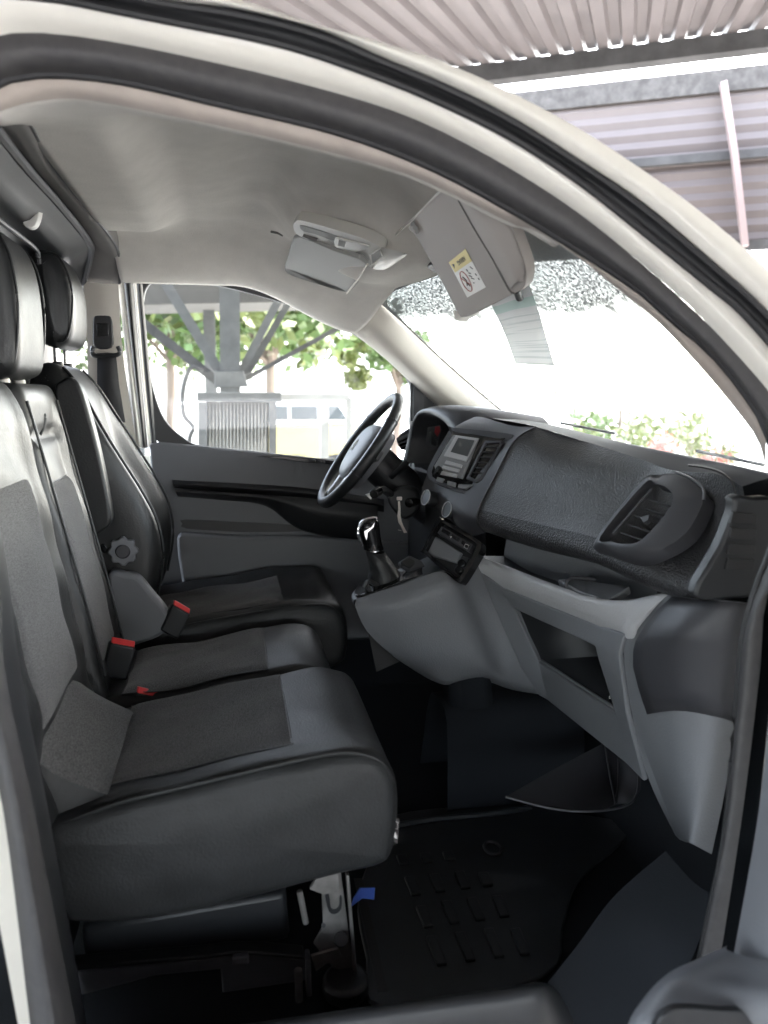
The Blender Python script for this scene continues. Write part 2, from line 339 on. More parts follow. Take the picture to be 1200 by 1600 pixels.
def yfar(x): return .70-.05*smooth((x-.2)/.3)
rows = []
for i in range(61):
    row = []
    for j in range(61):
        x = -.318+.84*i/60; y = lerp(lip(x)[0], yfar(x), j/60)
        for _ in range(3): x = lerp(-.318, xend(y), i/60); y = lerp(lip(x)[0], yfar(x), j/60)
        row.append(Vector((x, y, zceil(x, y, *lip(x)))))
    rows.append(row)
def CH(px, py, off=0.0):                              # where a sight line meets the headliner, off metres in front of it
    d = ray(px, py).normalized(); t = 1.2
    while t < 3.2:
        p = CAM+d*t
        if p.z > zceil(p.x, p.y, *lip(p.x)): break
        t += .004
    return CAM+d*(t-off)
gridmesh('headliner', rows, M_liner, van, sharp=80, solid=.006, soff=1)
# ------------------------------------------------------------------ soft bodies (cushions, backs, headrests)
def inset(loop, r):
    n = len(loop); out = []
    area = sum(loop[i][0]*loop[(i+1) % n][1]-loop[(i+1) % n][0]*loop[i][1] for i in range(n))
    s = 1 if area > 0 else -1
    for i in range(n):
        a, b = loop[i-1], loop[(i+1) % n]; tx, tz = b[0]-a[0], b[1]-a[1]; l = math.hypot(tx, tz) or 1
        out.append((loop[i][0]-s*tz/l*r, loop[i][1]+s*tx/l*r))
    return out
def soft(name, prof, y0, y1, r, m, parent, mod=None, n=5, mid=8, **k):
    loop = [(v.x, v.z) for v in spline([Vector((a, 0, b)) for a, b in prof], n, True)]
    st = []
    for i in range(6):
        a = i/5*math.pi/2; st.append((y0+r*(1-math.cos(a)), r*(1-math.sin(a))))
    for i in range(1, mid): st.append((lerp(y0+r, y1-r, i/mid), 0))
    for i in range(6):
        a = (1-i/5)*math.pi/2; st.append((y1-r*(1-math.cos(a)), r*(1-math.sin(a))))
    rows = []
    for y, d in st:
        row = []
        for x, z in inset(loop, d):
            v = Vector((x, y, z))
            if mod: v = mod(v)
            row.append(v)
        rows.append(row)
    mlen = len(loop); V = [v for q in rows for v in q]; F = []
    for i in range(len(rows)-1):
        for j in range(mlen): F.append((i*mlen+j, i*mlen+(j+1) % mlen, (i+1)*mlen+(j+1) % mlen, (i+1)*mlen+j))
    for base_ in (0, (len(rows)-1)*mlen):             # end caps: rings shrinking to the middle, slightly domed
        ring = [base_+j for j in range(mlen)]; c = sum((V[j] for j in ring), Vector())/mlen; sg = -1 if base_ == 0 else 1
        for q, (sc_, h) in enumerate(((.8, .004), (.55, .008), (.3, .010))):
            nr = []
            for j in range(mlen):
                v = c.lerp(V[base_+j], sc_); v.y += sg*h*min(1, r/.03); nr.append(len(V)); V.append(v)
            for j in range(mlen): F.append((ring[j], ring[(j+1) % mlen], nr[(j+1) % mlen], nr[j]))
            ring = nr
        V.append(c+Vector((0, sg*.010*min(1, r/.03), 0))); F += [(ring[j], ring[(j+1) % mlen], len(V)-1) for j in range(mlen)]
    return mesh(name, V, F, m, parent, sharp=70, **k)
def inlay(name, f, u0, u1, y0, y1, m, parent, lift=.005, nu=24, nv=24, crown=.006):
    """upholstery panel: f(u, y) gives the surface point and outward normal; edges dive into the seam"""
    rows = []
    for i in range(nu+1):
        row = []
        for j in range(nv+1):
            u = lerp(u0, u1, i/nu); y = lerp(y0, y1, j/nv); p, nn = f(u, y)
            e = min(i, nu-i, j, nv-j); o = -.002 if e == 0 else lift if e > 1 else lift*.8
            o += crown*math.sin(math.pi*i/nu)**.5*math.sin(math.pi*j/nv)**.5 if e > 1 else 0
            row.append(p + nn*o)
        rows.append(row)
    per = [r_ for r_ in rows[0]] + [r_[-1] for r_ in rows[1:]] + rows[-1][-2::-1] + [r_[0] for r_ in rows[-2:0:-1]]
    tube('seam', per, .0016, M_sealdark, parent, n=6, closed=True)
    return gridmesh(name, rows, m, parent, sharp=70)
def topline(pts):
    def f(x):
        if x <= pts[0][0]: return pts[0][1]
        for (a, za), (b, zb) in zip(pts, pts[1:]):
            if x <= b: return lerp(za, zb, (x-a)/(b-a))
        return pts[-1][1]
    return f
def cushion(parent, prof, tl, y0, y1, r, dip, bols, seam, back, iy0, iy1):
    f = topline(tl); yc = (y0+y1)/2; hw = (y1-y0)/2
    def D(y):                                     # seat pan sinks between the bolsters
        lo = smooth((y-(y0+.03))/(bols[0] or .01)) if bols[0] else 1
        hi = smooth(((y1-.03)-y)/(bols[1] or .01)) if bols[1] else 1
        return dip*min(lo, hi)
    def mod(v):
        k = smooth((v.z-(f(v.x)-.07))/.05)
        q = v.copy(); q.z -= D(v.y)*k*smooth((.27-v.x)/.06)
        q.z += .0025*math.sin(v.x*31+v.y*17)*k + .0015*math.sin(v.y*53-v.x*23)*k
        return q
    soft('cushion', prof, y0, y1, r, M_leatherworn, parent, mod)
    def sf(x, y): return Vector((x, y, f(x)-D(y)+.0025*math.sin(x*31+y*17)+.0015*math.sin(y*53-x*23)+.004)), Vector((-.12, 0, 1)).normalized()
    inlay('cushion_insert', sf, back, seam, iy0, iy1, M_cloth, parent)
    return sf
# ------------------------------------------------------------------ near bench: outer and middle seats
bench = empty('passenger_bench', van, (-.05, -.3, -.16)); bench['label'] = 'double passenger bench in black leatherette with grey cloth centres'
tl_near = [(-.33, .195), (-.289, .205), (-.104, .238), (0, .254), (.12, .272), (.175, .276), (.22, .268)]
pr_near = [(-.33, .13), (-.315, .19), (-.25, .212), (-.104, .238), (0, .254), (.12, .273), (.185, .274), (.235, .255), (.262, .21), (.266, .15), (.258, .085), (.235, .056), (.15, .045), (0, .022), (-.15, .008), (-.27, .02), (-.32, .06)]
sf = cushion(bench, pr_near, tl_near, -.715, -.225, .032, .020, (.12, 0), .092, -.225, -.628, -.25)
tl_mid = [(-.33, .205), (-.1, .225), (.06, .252), (.15, .258), (.2, .25)]
pr_mid = [(-.33, .12), (-.31, .2), (-.2, .215), (-.08, .228), (.06, .252), (.14, .258), (.20, .24), (.228, .19), (.225, .1), (.18, .05), (0, .03), (-.2, .02), (-.32, .04)]
cushion(bench, pr_mid, tl_mid, -.222, .118, .028, .008, (0, .06), .07, -.25, -.205, .085)
# piping along the outer cushion's edge and round its front
wl = spline([Vector(p) for p in ((-.315, -.700, .182), (-.2, -.704, .219), (-.104, -.705, .236), (0, -.705, .252), (.12, -.705, .269), (.18, -.704, .270), (.228, -.702, .252), (.252, -.700, .215), (.257, -.7, .15), (.25, -.7, .09))], 8)
tube('piping', wl, .0035, M_leather, bench, n=8)
wf = spline([Vector(p) for p in ((.229, -.70, .25), (.238, -.6, .247), (.239, -.45, .252), (.238, -.3, .252), (.228, -.235, .246))], 8)

# backs
def backface(pts):
    f = topline([(z, x) for x, z in pts])
    return f
bf_n = backface([(-.285, .2), (-.325, .31), (-.348, .43), (-.375, .6), (-.395, .7), (-.412, .8), (-.43, .88)])
def backprof(fx, zb, zt, th): 
    zs = [zb+(zt-zb)*i/6 for i in range(7)]
    return [(fx(z), z) for z in zs] + [(fx(zt)-.035, zt+.022), (fx(zt)-th+.02, zt+.01)] + [(fx(z)-th, z) for z in zs[::-2]]
def nb(v):
    q = v.copy(); front = v.x > bf_n(v.z)-.03
    if front:
        b = .028*smooth((-.60-v.y)/.06) + .016*math.exp(-((v.y+.245)/.03)**2)
        q.x += b*smooth((v.z-.25)/.12)*smooth((.93-v.z)/.12) + .002*math.sin(v.z*40+v.y*20)
    return q
soft('backrest', backprof(bf_n, .17, .87, .12), -.72, -.215, .04, M_leather, bench, nb, mid=22)
def bn(z, y): return Vector((bf_n(z)+.0015+.002*math.sin(z*40+y*20), y, z)), Vector((1, 0, .2)).normalized()
inlay('backrest_insert', bn, .30, .705, -.615, -.285, M_cloth, bench, crown=.010)
# the cloth wedge where the back meets the cushion
wedge = []
for t in (0, .2, .4, .6, .8, 1):
    y = lerp(-.668, -.262, t)
    a = Vector((-.340, y, .315)); b = Vector((-.285, y, .258)); c = Vector((-.212, y, .218))
    row = spline([a, b+Vector((0, 0, .016*math.sin(math.pi*t)**.4)), c], 6)
    wedge.append([v + Vector((0, 0, -.03 if t == 1 else 0)) for v in row])
patch('lumbar_side', [wedge[0], [Vector((v.x-.01, -.69, .19)) for v in wedge[0]]], M_leather, bench, n=3)
patch('lumbar_insert', wedge, M_cloth, bench, n=2, sharp=80)
bf_m = backface([(-.281, .238), (-.312, .409), (-.36, .638), (-.407, .858), (-.42, .89)])
def mb(v):
    q = v.copy()
    if v.x > bf_m(v.z)-.03: q.x += -.014*smooth((.055-v.y)/.03)*smooth((v.y+.2)/.03)*smooth((.88-v.z)/.1) + .002*math.sin(v.z*33+v.y*25) - .012*math.exp(-((v.z-.775)/.012)**2)*smooth((.05-v.y)/.03)
    return q
soft('backrest', backprof(bf_m, .17, .865, .12), -.21, .112, .03, M_leather, bench, mb, mid=16, n=9)
def mn(z, y): return Vector((bf_m(z)-.0115+.002*math.sin(z*33+y*25), y, z)), Vector((1, 0, .2)).normalized()
inlay('backrest_insert', mn, .26, .675, -.185, .045, M_cloth, bench, crown=.006)
for yy in (.062, -.19): tube('piping', spline([Vector((bf_m(z)+(.004 if yy > 0 else -.002), yy, z)) for z in (.25, .35, .45, .55, .65, .75, .85)], 4), .003, M_leather, bench, n=6)
# pull strap and its tuck
tube('pull_strap', spline([P(52, 688, -.06), P(62, 680, -.06), P(70, 655, -.05), P(68, 648, -.05), P(64, 662, -.05), P(60, 686, -.055)], 6), .0045, M_black, bench, n=8)
# headrest of the middle seat
def headprof(fx, z0, z1, th): return [(fx, z0+.03), (fx+.006, (z0+z1)/2), (fx-.004, z1-.06), (fx-.03, z1-.008), (fx-.07, z1), (fx-th, z1-.03), (fx-th-.006, (z0+z1)/2), (fx-th, z0+.03), (fx-th*.6, z0), (fx-.03, z0)]
soft('headrest', headprof(-.425, .898, 1.205, .105), -.185, .085, .038, M_leather, bench)
for yy in (-.178, .078):
    tube('piping', spline([Vector((x, yy+(.012 if yy < 0 else -.012), z)) for x, z in ((-.5, .915), (-.448, .912), (-.428, .95), (-.418, 1.05), (-.427, 1.14), (-.452, 1.188), (-.5, 1.20))], 6), .003, M_leather, bench, n=6)
for yy in (-.115, .015):
    rod('headrest_post', (-.475, yy, .86), (-.475, yy, .93), .007, M_chrome, bench)
    rod('post_collar', (-.468, yy, .868), (-.47, yy, .897), .013, M_white, bench, bevel=.003)
# buckles
def buckle(px, py, y, tilt, roll, parent, size=(.05, .032, .105), lean=0):
    c = P(px, py, y); M = rotE(lean, tilt, roll)
    box('buckle', c - M @ Vector((0, 0, size[2]/2-.004)), size, M_black, parent, M, .006, seg=3)
    box('buckle_button', c + M @ Vector((.004, 0, .004)), (size[0]*.86, size[1]*.55, .014), M_red, parent, M, .003)
    box('buckle_slot', c + M @ Vector((-.012, -.007, .009)), (size[0]*.8, size[1]*.16, .008), M_chrome, parent, M, .001)
def buckle2(tl, tr, bl, y, parent, th=.026):
    # buckle body seen flat: top-left, top-right, bottom-left photograph points
    a, b, c = P(*tl, y), P(*tr, y), P(*bl, y); d = b+(c-a); back = Vector((-.25, 1, 0)).normalized()*th
    slab('buckle', [a, b, d, c], back, M_black, parent, bevel=.006, seg=3)
    upv = (a-c).normalized()*.011
    i1, i2 = a.lerp(b, .06), a.lerp(b, .94)
    slab('buckle_button', [i1-back*.0+upv*0, i2+upv*0, i2+upv+back*.5, i1+upv+back*.5], back*.45-upv*.3, M_red, parent, bevel=.002)
    slab('buckle_tongue', [i1.lerp(i2, .1)+back*.62, i2+back*.62, i2+upv*.8+back*.62, i1.lerp(i2, .1)+upv*.8+back*.62], back*.12, M_chrome, parent, bevel=.001)
buckle2((172, 1004), (213, 1012), (157, 1058), -.10, bench)
buckle2((212, 1082), (248, 1090), (200, 1106), -.21, bench)
tube('buckle_stalk', [P(178, 1062, -.085), P(170, 1100, -.085)], .012, M_black, bench)
# hanging care label on the cushion's front edge
lab = slab('care_label', [P(614, 1278, -.695), P(624, 1280, -.69), P(621, 1318, -.69), P(611, 1312, -.695)], (.001, .004, 0), mat('dark woven label', (.06, .05, .05), .7), bench, bevel=0)
for a_ in (((615, 1283), (622, 1285), (621, 1296), (614, 1293)),):
    pts = [P(x, y, -.698) for x, y in a_]
    tube('label_print', pts+[pts[0]], .0007, M_white, bench, n=4)
slab('label_print', [P(614, 1308, -.698), P(621, 1311, -.698), P(618, 1300, -.698)], (0, .001, 0), M_white, bench, bevel=0)

# ------------------------------------------------------------------ seat base below the bench
base = empty('seat_base', van, (.0, -.6, -.16))
Mb = M_black
gp = Plane((.17, -.66, .05), (.17, -.66, -.2), (.09, -.67, -.1))
gp = Plane((.17, -.655, 0), (.0, -.655, 0), (.17, -.655, -.2))
slab('leg_plate', [gp.on(*p) for p in ((500, 1358), (532, 1358), (552, 1510), (548, 1520), (520, 1512), (490, 1475), (505, 1448), (503, 1400))], (0, .006, 0), M_steel, base, bevel=.001)
slab('leg_flange', [gp.on(*p) for p in ((539, 1358), (543, 1358), (556, 1515), (551, 1517))], (0, -.02, 0), M_steel, base, bevel=.001)
slab('hinge_plate', [gp.on(*p, .012) for p in ((497, 1362), (530, 1358), (531, 1394), (505, 1398), (484, 1390), (494, 1374))], (0, .008, 0), M_steel, base, bevel=.001)
slab('slot', spline([gp.on(*p, .003) for p in ((508, 1400), (514, 1398), (517, 1418), (524, 1422), (530, 1416), (531, 1402), (534, 1402), (533, 1420), (524, 1428), (514, 1424))], 3, True), (0, .004, 0), M_black, base, bevel=0)
rod('bolt_hole', gp.on(505, 1446, .002), gp.on(505, 1446, -.01), .004, M_black, base)
rod('pivot', gp.on(533, 1468, .012), gp.on(533, 1468, -.02), .013, M_black, base, bevel=.002)
slab('link_plate', [gp.on(*p, .01) for p in ((486, 1494), (528, 1482), (534, 1495), (520, 1502), (510, 1506), (494, 1518))], (0, .006, 0), M_steel, base, bevel=.001)
rod('foot_mount', gp.on(540, 1535, .02)+Vector((0, 0, -.02)), gp.on(540, 1535, .02)+Vector((0, 0, .012)), .042, M_black, base, bevel=.008)
rod('foot_bolt', gp.on(538, 1545, .025)+Vector((0, 0, -.004)), gp.on(538, 1545, .03)+Vector((0, 0, .010)), .012, M_chrome, base, n=6, bevel=.001)
rod('release_lever', gp.on(468, 1392, .0), gp.on(478, 1442, .0), .0055, M_steel, base)
box('storage_bin', (-.10, -.40, -.10), (.36, .40, .10), M_black, base, rotE(0, R(-3), 0), .012)
slab('tray_wall', [P(*p, -.62) for p in ((110, 1520), (330, 1498), (400, 1490), (475, 1500), (478, 1560), (400, 1560), (348, 1555), (345, 1515), (240, 1525), (205, 1535), (110, 1560))], (0, .012, 0), M_doorgrey, base, bevel=.003)
slab('tray_rim', [P(*p, -.635) for p in ((110, 1510), (330, 1492), (352, 1488), (400, 1487), (476, 1494), (476, 1501), (400, 1494), (352, 1495), (330, 1499), (110, 1519))], (0, .03, 0), M_black, base, bevel=.003)
box('tray_clip', P(376, 1498, -.645), (.028, .014, .016), M_doorgrey, base, None, .003)
slab('side_rail', [P(*p, -.66) for p in ((478, 1500), (486, 1500), (488, 1578), (480, 1580))], (0, .03, 0), M_doorgrey, base, bevel=.003)
rod('spring_strut', P(466, 1515, -.665), P(468, 1585, -.665), .007, M_steel, base)
box('seat_box', (-.05, -.12, -.04), (.5, .55, .2), M_black, base, None, .02)
box('rear_wall', (-.33, -.42, -.02), (.03, .55, .28), M_black, base, None, .004)

# ------------------------------------------------------------------ driver seat
ds = empty('driver_seat', van, (0, .42, -.16)); ds['label'] = 'driver seat with folded armrest and recline knob behind the bench'
tl_d = [(-.3, .235), (-.2, .25), (0, .272), (.15, .29), (.25, .292), (.29, .28)]
pr_d = [(-.3, .12), (-.29, .23), (-.2, .25), (0, .272), (.15, .291), (.24, .292), (.29, .272), (.312, .22), (.312, .15), (.29, .10), (.2, .08), (0, .06), (-.2, .05), (-.29, .07)]
cushion(ds, pr_d, tl_d, .175, .675, .035, .022, (.085, .085), .14, -.24, .265, .585)
tube('piping', spline([Vector((x, .185, z)) for x, z in ((-.25, .225), (-.1, .248), (.05, .268), (.2, .282), (.26, .275), (.297, .24))], 6), .0035, M_leather, ds, n=6)
bf_d = backface([(-.235, .30), (-.205, .40), (-.215, .5), (-.245, .58), (-.325, .74), (-.378, .87), (-.41, .93)])
pr_b = [(-.26, .22), (-.215, .30), (-.192, .42), (-.202, .52), (-.235, .6), (-.29, .70), (-.345, .80), (-.39, .885), (-.43, .935), (-.475, .945), (-.51, .9), (-.52, .75), (-.46, .5), (-.40, .3), (-.36, .2)]
def db(v):
    q = v.copy(); k = smooth((v.y-.25)/.07)*smooth((.61-v.y)/.07)
    if v.x > -.43 and v.z > .25: q.x -= .055*k*smooth((.9-v.z)/.25)
    t = smooth((v.z-.72)/.25); q.y = .425+(v.y-.425)*(1-.30*t)
    return q
soft('backrest', pr_b, .195, .655, .05, M_leather, ds, db, mid=20)
def dn(z, y):
    v = db(Vector((topline([(b, a) for a, b in pr_b[1:9]])(z), y, z))); return v, Vector((1, 0, .35)).normalized()
inlay('backrest_insert', dn, .32, .70, .31, .55, M_cloth, ds, crown=.004)
for yy, o in ((.228, .0), (.622, 0)):
    tube('piping', [db(Vector((x+.004, yy, z))) for x, z in [(v.x, v.z) for v in spline([Vector((a, 0, b)) for a, b in pr_b[1:9]], 5)]], .004, M_leather, ds, n=6)
soft('headrest', headprof(-.402, .99, 1.235, .10), .285, .545, .04, M_leather, ds)
tube('piping', spline([Vector((x, .298, z)) for x, z in ((-.47, 1.008), (-.425, 1.003), (-.405, 1.04), (-.395, 1.12), (-.405, 1.18), (-.43, 1.222), (-.48, 1.232))], 6), .003, M_leather, ds, n=6)
for yy in (.35, .48):
    rod('headrest_post', (-.455, yy, .9), (-.455, yy, 1.02), .007, M_chrome, ds)
    rod('post_collar', (-.45, yy, .935), (-.452, yy, .952), .014, M_black, ds, bevel=.003)
slab('armrest', spline([P(*p, .125) for p in ((84, 612), (96, 594), (112, 590), (126, 606), (143, 660), (158, 720), (170, 780), (173, 815), (160, 830), (140, 836), (118, 780), (95, 690))], 4, True), (0, .055, 0), M_leather, ds, bevel=.014, seg=4)
slab('side_cover', spline([P(*p, .145) for p in ((168, 900), (195, 897), (216, 902), (236, 925), (262, 958), (262, 985), (225, 1005), (180, 1005))], 4, True), (0, .05, 0), M_doorgrey, ds, bevel=.012, seg=3)
kc = P(192, 862, .178)
slab('recline_knob', [kc + Vector((math.cos(a)*(.036+.0035*math.cos(8*a)), 0, math.sin(a)*(.036+.0035*math.cos(8*a)))) for a in [2*math.pi*i/64 for i in range(64)]], (0, .03, 0), M_doorgrey, ds, bevel=.004, seg=3)
rod('knob_cap', kc+Vector((0, -.004, 0)), kc+Vector((0, .01, 0)), .019, M_soft, ds, bevel=.003)
slab('lever_hole', spline([P(*p, .185) for p in ((157, 852), (162, 850), (167, 858), (164, 864), (159, 862))], 3, True), (0, .01, 0), M_gloss, ds, bevel=.001)
buckle2((270, 944), (298, 960), (250, 985), .14, ds)
# ------------------------------------------------------------------ rear of the cab: trim band, bulkhead, hook
rb = empty('bulkhead', van, (-.5, 0, -.16))
ra = [P(-70, 110, -.70), P(28, 166, -.58), P(85, 262, -.2), P(140, 330, .15), P(175, 374, .42), P(186, 402, .58), P(187, 443, .70)]
rb_ = [P(-110, 150, -.60), P(-2, 192, -.5), P(49, 258, -.2), P(97, 314, .12), P(141, 371, .45), P(146, 392, .58), P(134, 440, .69)]
patch('rear_felt_band', [[p+Vector((.010, 0, .06)) for p in ra], ra, [p.lerp(q, .5)+Vector((0, 0, -.008)) for p, q in zip(ra, rb_)], rb_, [p+Vector((-.05, 0, .04)) for p in rb_]], M_linerdark, van, n=5, sharp=80)
tube('liner_seam', spline(ra, 6), .005, M_black, van, n=6)
tube('ridge', spline([p+Vector((-.008, 0, -.006)) for p in rb_[1:]], 6), .010, M_soft, rb, n=8)
rc = [p+Vector((-.07, 0, -.05)) for p in rb_]
rd = [Vector((-.52, p.y, min(p.z, 1.29)-.13)) for p in rb_]
re_ = [Vector((-.56, p.y, .4)) for p in rb_]
rf = [Vector((-.56, p.y, -.16)) for p in rb_]
patch('partition_panel', [[p+Vector((-.012, 0, -.01)) for p in rb_], rc, rd, re_, rf], M_black, rb, n=4, sharp=70)
tube('window_rail', spline([P(-20, 330, -.2), P(5, 349, -.12), P(30, 368, -.02), P(52, 386, .06), P(59, 396, .08), P(60, 412, .08)], 6), .006, M_soft, rb, n=8)
tube('upper_rail', spline([P(-20, 250, -.2), P(5, 272, -.1), P(25, 294, 0), P(40, 306, .08)], 6), .006, M_soft, rb, n=8)
hk = empty('coat_hook', van, P(45, 338, .1))
slab('hook_arm', spline([P(*p, .1) for p in ((34, 332), (44, 333), (52, 321), (60, 322), (60, 336), (54, 352), (44, 357), (36, 350))], 3, True), (.004, .022, 0), M_white, hk, bevel=.005, seg=3)
slab('hook_base', [P(*p, .115) for p in ((30, 330), (37, 332), (37, 352), (31, 346))], (0, .02, 0), M_white, hk, bevel=.002)

# ------------------------------------------------------------------ far door post
fp = empty('driver_door_post', van, (-.33, .72, -.16))
patch('post_trim', [[P(130, 440, .68), P(136, 540, .71), P(140, 640, .72), P(150, 720, .72)], [P(160, 443, .67), P(163, 540, .70), P(168, 640, .71), P(175, 720, .71)], [P(185, 444, .68), P(191, 540, .71), P(205, 640, .72), P(218, 720, .72)]], M_trim, fp)
def vstrip(name, t0, t1, b0, b1, y, yo, m):
    ym = (y+yo)
    return patch(name, [[P(t0, 436, y-.02), P(lerp(t0, b0, .45), 560, y), P(b0, 700, y)], [P((t0+t1)/2, 436, ym-.02), P((lerp(t0, b0, .45)+lerp(t1, b1, .45))/2, 560, ym), P((b0+b1)/2, 700, ym)], [P(t1, 436, y-.015), P(lerp(t1, b1, .45), 560, y+.005), P(b1, 700, y+.005)]], m, fp)
vstrip('painted_flange', 183, 193, 214, 224, .72, -.006, M_paint)
vstrip('rubber_seal', 193, 208, 223, 231, .73, -.014, M_sealdark)
vstrip('painted_edge', 208, 213, 231, 237, .745, -.004, M_paint)
vstrip('glass_channel', 213, 222, 236, 246, .755, -.006, M_black)
sb = empty('seat_belt', van, P(165, 520, .69))
slab('belt_guide', spline([P(*p, .685) for p in ((146, 497), (152, 493), (168, 493), (174, 498), (176, 520), (174, 543), (148, 543), (145, 520))], 3, True), (0, .025, 0), M_black, sb, bevel=.005)
slab('guide_window', [P(*p, .682) for p in ((151, 505), (169, 505), (170, 526), (151, 526))], (0, .006, 0), M_gloss, sb, bevel=.001)
tube('belt_ring', spline([P(*p, .675) for p in ((146, 541), (144, 550), (150, 556), (180, 555), (187, 550), (184, 541))], 6), .007, M_black, sb, n=8)
gridmesh('webbing', [[P(152, 552, .68), P(168, 551, .675), P(181, 552, .68)], [P(152, 600, .68), P(172, 600, .675), P(186, 600, .68)], [P(154, 660, .68), P(176, 660, .675), P(196, 660, .68)]], M_belt, sb, solid=.002)

# ------------------------------------------------------------------ far door
fd = empty('driver_door', van, (.2, .76, -.3)); fd['label'] = 'closed driver door with slate grey trim and side window'
win = [(223, 500), (224, 470), (231, 447), (252, 438), (330, 444), (420, 466), (500, 492), (545, 516), (600, 556), (641, 600), (641, 660), (640, 728), (530, 720), (430, 709), (320, 698), (286, 684), (257, 655), (240, 610), (229, 550)]
wi = spline([P(*p, .765) for p in win], 4, True)
cen = sum(wi, Vector())/len(wi)
wout = [cen + Vector((1.16*(p.x-cen.x), 0, 1.22*(p.z-cen.z))) for p in wi]
ringslab('window_frame', [p+Vector((0, -.01, 0)) for p in wout], wi, (0, .03, 0), M_black, fd, bevel=.003)
mesh('window_glass', [p+Vector((0, .012, 0)) for p in [P(*q, .765) for q in ((200, 420), (670, 420), (670, 745), (200, 745))]], [(0, 1, 2, 3)], M_glass, fd)
dp = Plane((0, .725, 0), (1, .725, 0), (0, .735, 1))
slab('trim_panel', [dp.on(*p) for p in ((233, 694), (250, 691), (330, 699), (430, 709), (535, 720), (660, 732), (760, 780), (760, 1000), (500, 1000), (262, 985), (240, 880), (238, 760))], (0, .03, 0), M_doorgrey, fd, bevel=.008, seg=3)
patch('armrest_band', [[dp.on(*p, .004) for p in ((269, 750), (350, 754), (450, 760), (520, 768), (600, 780))], [dp.on(*p, .03) for p in ((270, 756), (350, 761), (450, 768), (520, 776), (600, 790))], [dp.on(*p, .004) for p in ((272, 763), (350, 769), (450, 777), (520, 786), (600, 800))]], M_black, fd)
patch('armrest', [[dp.on(*p, .028) for p in ((272, 762), (350, 768), (430, 774), (500, 780), (590, 790))], [dp.on(*p, .045) for p in ((274, 768), (350, 773), (432, 781), (500, 800), (590, 810))], [dp.on(*p, .020) for p in ((277, 774), (350, 780), (418, 788), (480, 825), (590, 842))], [dp.on(*p, -.004) for p in ((278, 776), (350, 782), (415, 791), (476, 831), (590, 848))]], M_black, fd)
slab('door_pocket', spline([dp.on(*p, .002) for p in ((285, 818), (290, 812), (380, 816), (458, 820), (474, 830), (380, 831), (292, 826))], 3, True), (0, .006, 0), M_black, fd, bevel=.001)
slab('lower_shelf', [dp.on(*p, .035) for p in ((283, 833), (380, 838), (480, 838), (560, 845), (640, 850), (640, 1000), (300, 1000), (278, 870), (276, 840))], (0, .04, 0), M_doorgrey, fd, bevel=.012, seg=3)
slab('switch_panel', [dp.on(*p, .012) for p in ((399, 713), (440, 712), (524, 720), (519, 726), (474, 722))], (0, .01, 0), M_gloss, fd, bevel=.002)
for q in ((488, 720), (503, 722)): box('window_switch', dp.on(*q, .016), (.022, .012, .008), M_soft, fd, None, .002)
mesh('outer_skin', [(-.3, .83, -.35), (.95, .83, -.35), (.95, .83, .62), (-.3, .83, .66)], [(0, 1, 2, 3)], M_paint, fd, solid=.01)
slab('mirror_sail', [P(*p, .76) for p in ((646, 588), (668, 604), (690, 632), (700, 660), (646, 690))], (0, .02, 0), M_soft, fd, bevel=.002)
rod('quarter_post', P(643, 575, .755), P(643, 740, .755), .006, M_black, fd)

# ------------------------------------------------------------------ windscreen, far pillar
ws = empty('windscreen', van, (.8, 0, .7))
def wtop(s): y = s*(.56 if s > 0 else .70); return Vector((.575-.115*(abs(y)/.56)**2*(1 if s > 0 else .25), y, 1.195-.03*(abs(y)/.56)**2))
def wbot(s): y = s*(.745 if s > 0 else .80); return Vector((1.06-.13*(abs(y)/.75)**2, y, .70))
rows = []
for i in range(17):
    t = i/16; rows.append([wtop(y).lerp(wbot(y), t) + Vector((.03*math.sin(math.pi*t), 0, .02*math.sin(math.pi*t))) for y in [-1+2*j/24 for j in range(25)]])
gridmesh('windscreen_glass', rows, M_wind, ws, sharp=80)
tube('top_seal', spline([wtop(y)+Vector((-.004, 0, .002)) for y in [-1+.1667*j for j in range(13)]], 4), .006, M_sealdark, ws, n=8)
for a_, b_ in (((852, 664, .3), (935, 680, .1)), ((1060, 709, -.2), (1160, 730, -.45))):
    A_, B_ = P(*a_), P(*b_); rod('wiper', A_+Vector((.05, 0, .006)), B_+Vector((.05, 0, .004)), .004, M_black, ws, n=8)
pa = [P(545, 512, .66), P(600, 556, .70), P(650, 602, .74), P(690, 641, .755), P(760, 720, .77)]
pb = [P(566, 492, .60), P(635, 565, .655), P(700, 622, .70), P(740, 650, .72), P(800, 690, .73)]
pc = [P(588, 464, .56), P(655, 530, .64), P(725, 594, .70), P(795, 652, .73), P(850, 690, .74)]
patch('pillar_trim', [[p+Vector((0, .03, 0)) for p in pa], pa, [p+Vector((0, -.012, 0)) for p in pb], pc, [p+Vector((.02, .05, 0)) for p in pc]], M_trim, van, n=5, sharp=80)
tube('screen_seal', spline([p+Vector((.006, .004, .0)) for p in pc], 6), .004, M_sealdark, ws, n=6)
tube('pillar_seam', [P(586, 462, .555), P(566, 486, .60), P(545, 513, .655)], .0025, M_linerdark, van, n=6)
slab('speaker_grille', spline([P(*p, .70) for p in ((708, 630), (722, 624), (738, 632), (744, 642), (730, 645))], 3, True), (.01, .01, 0), M_trim, van, bevel=.002)
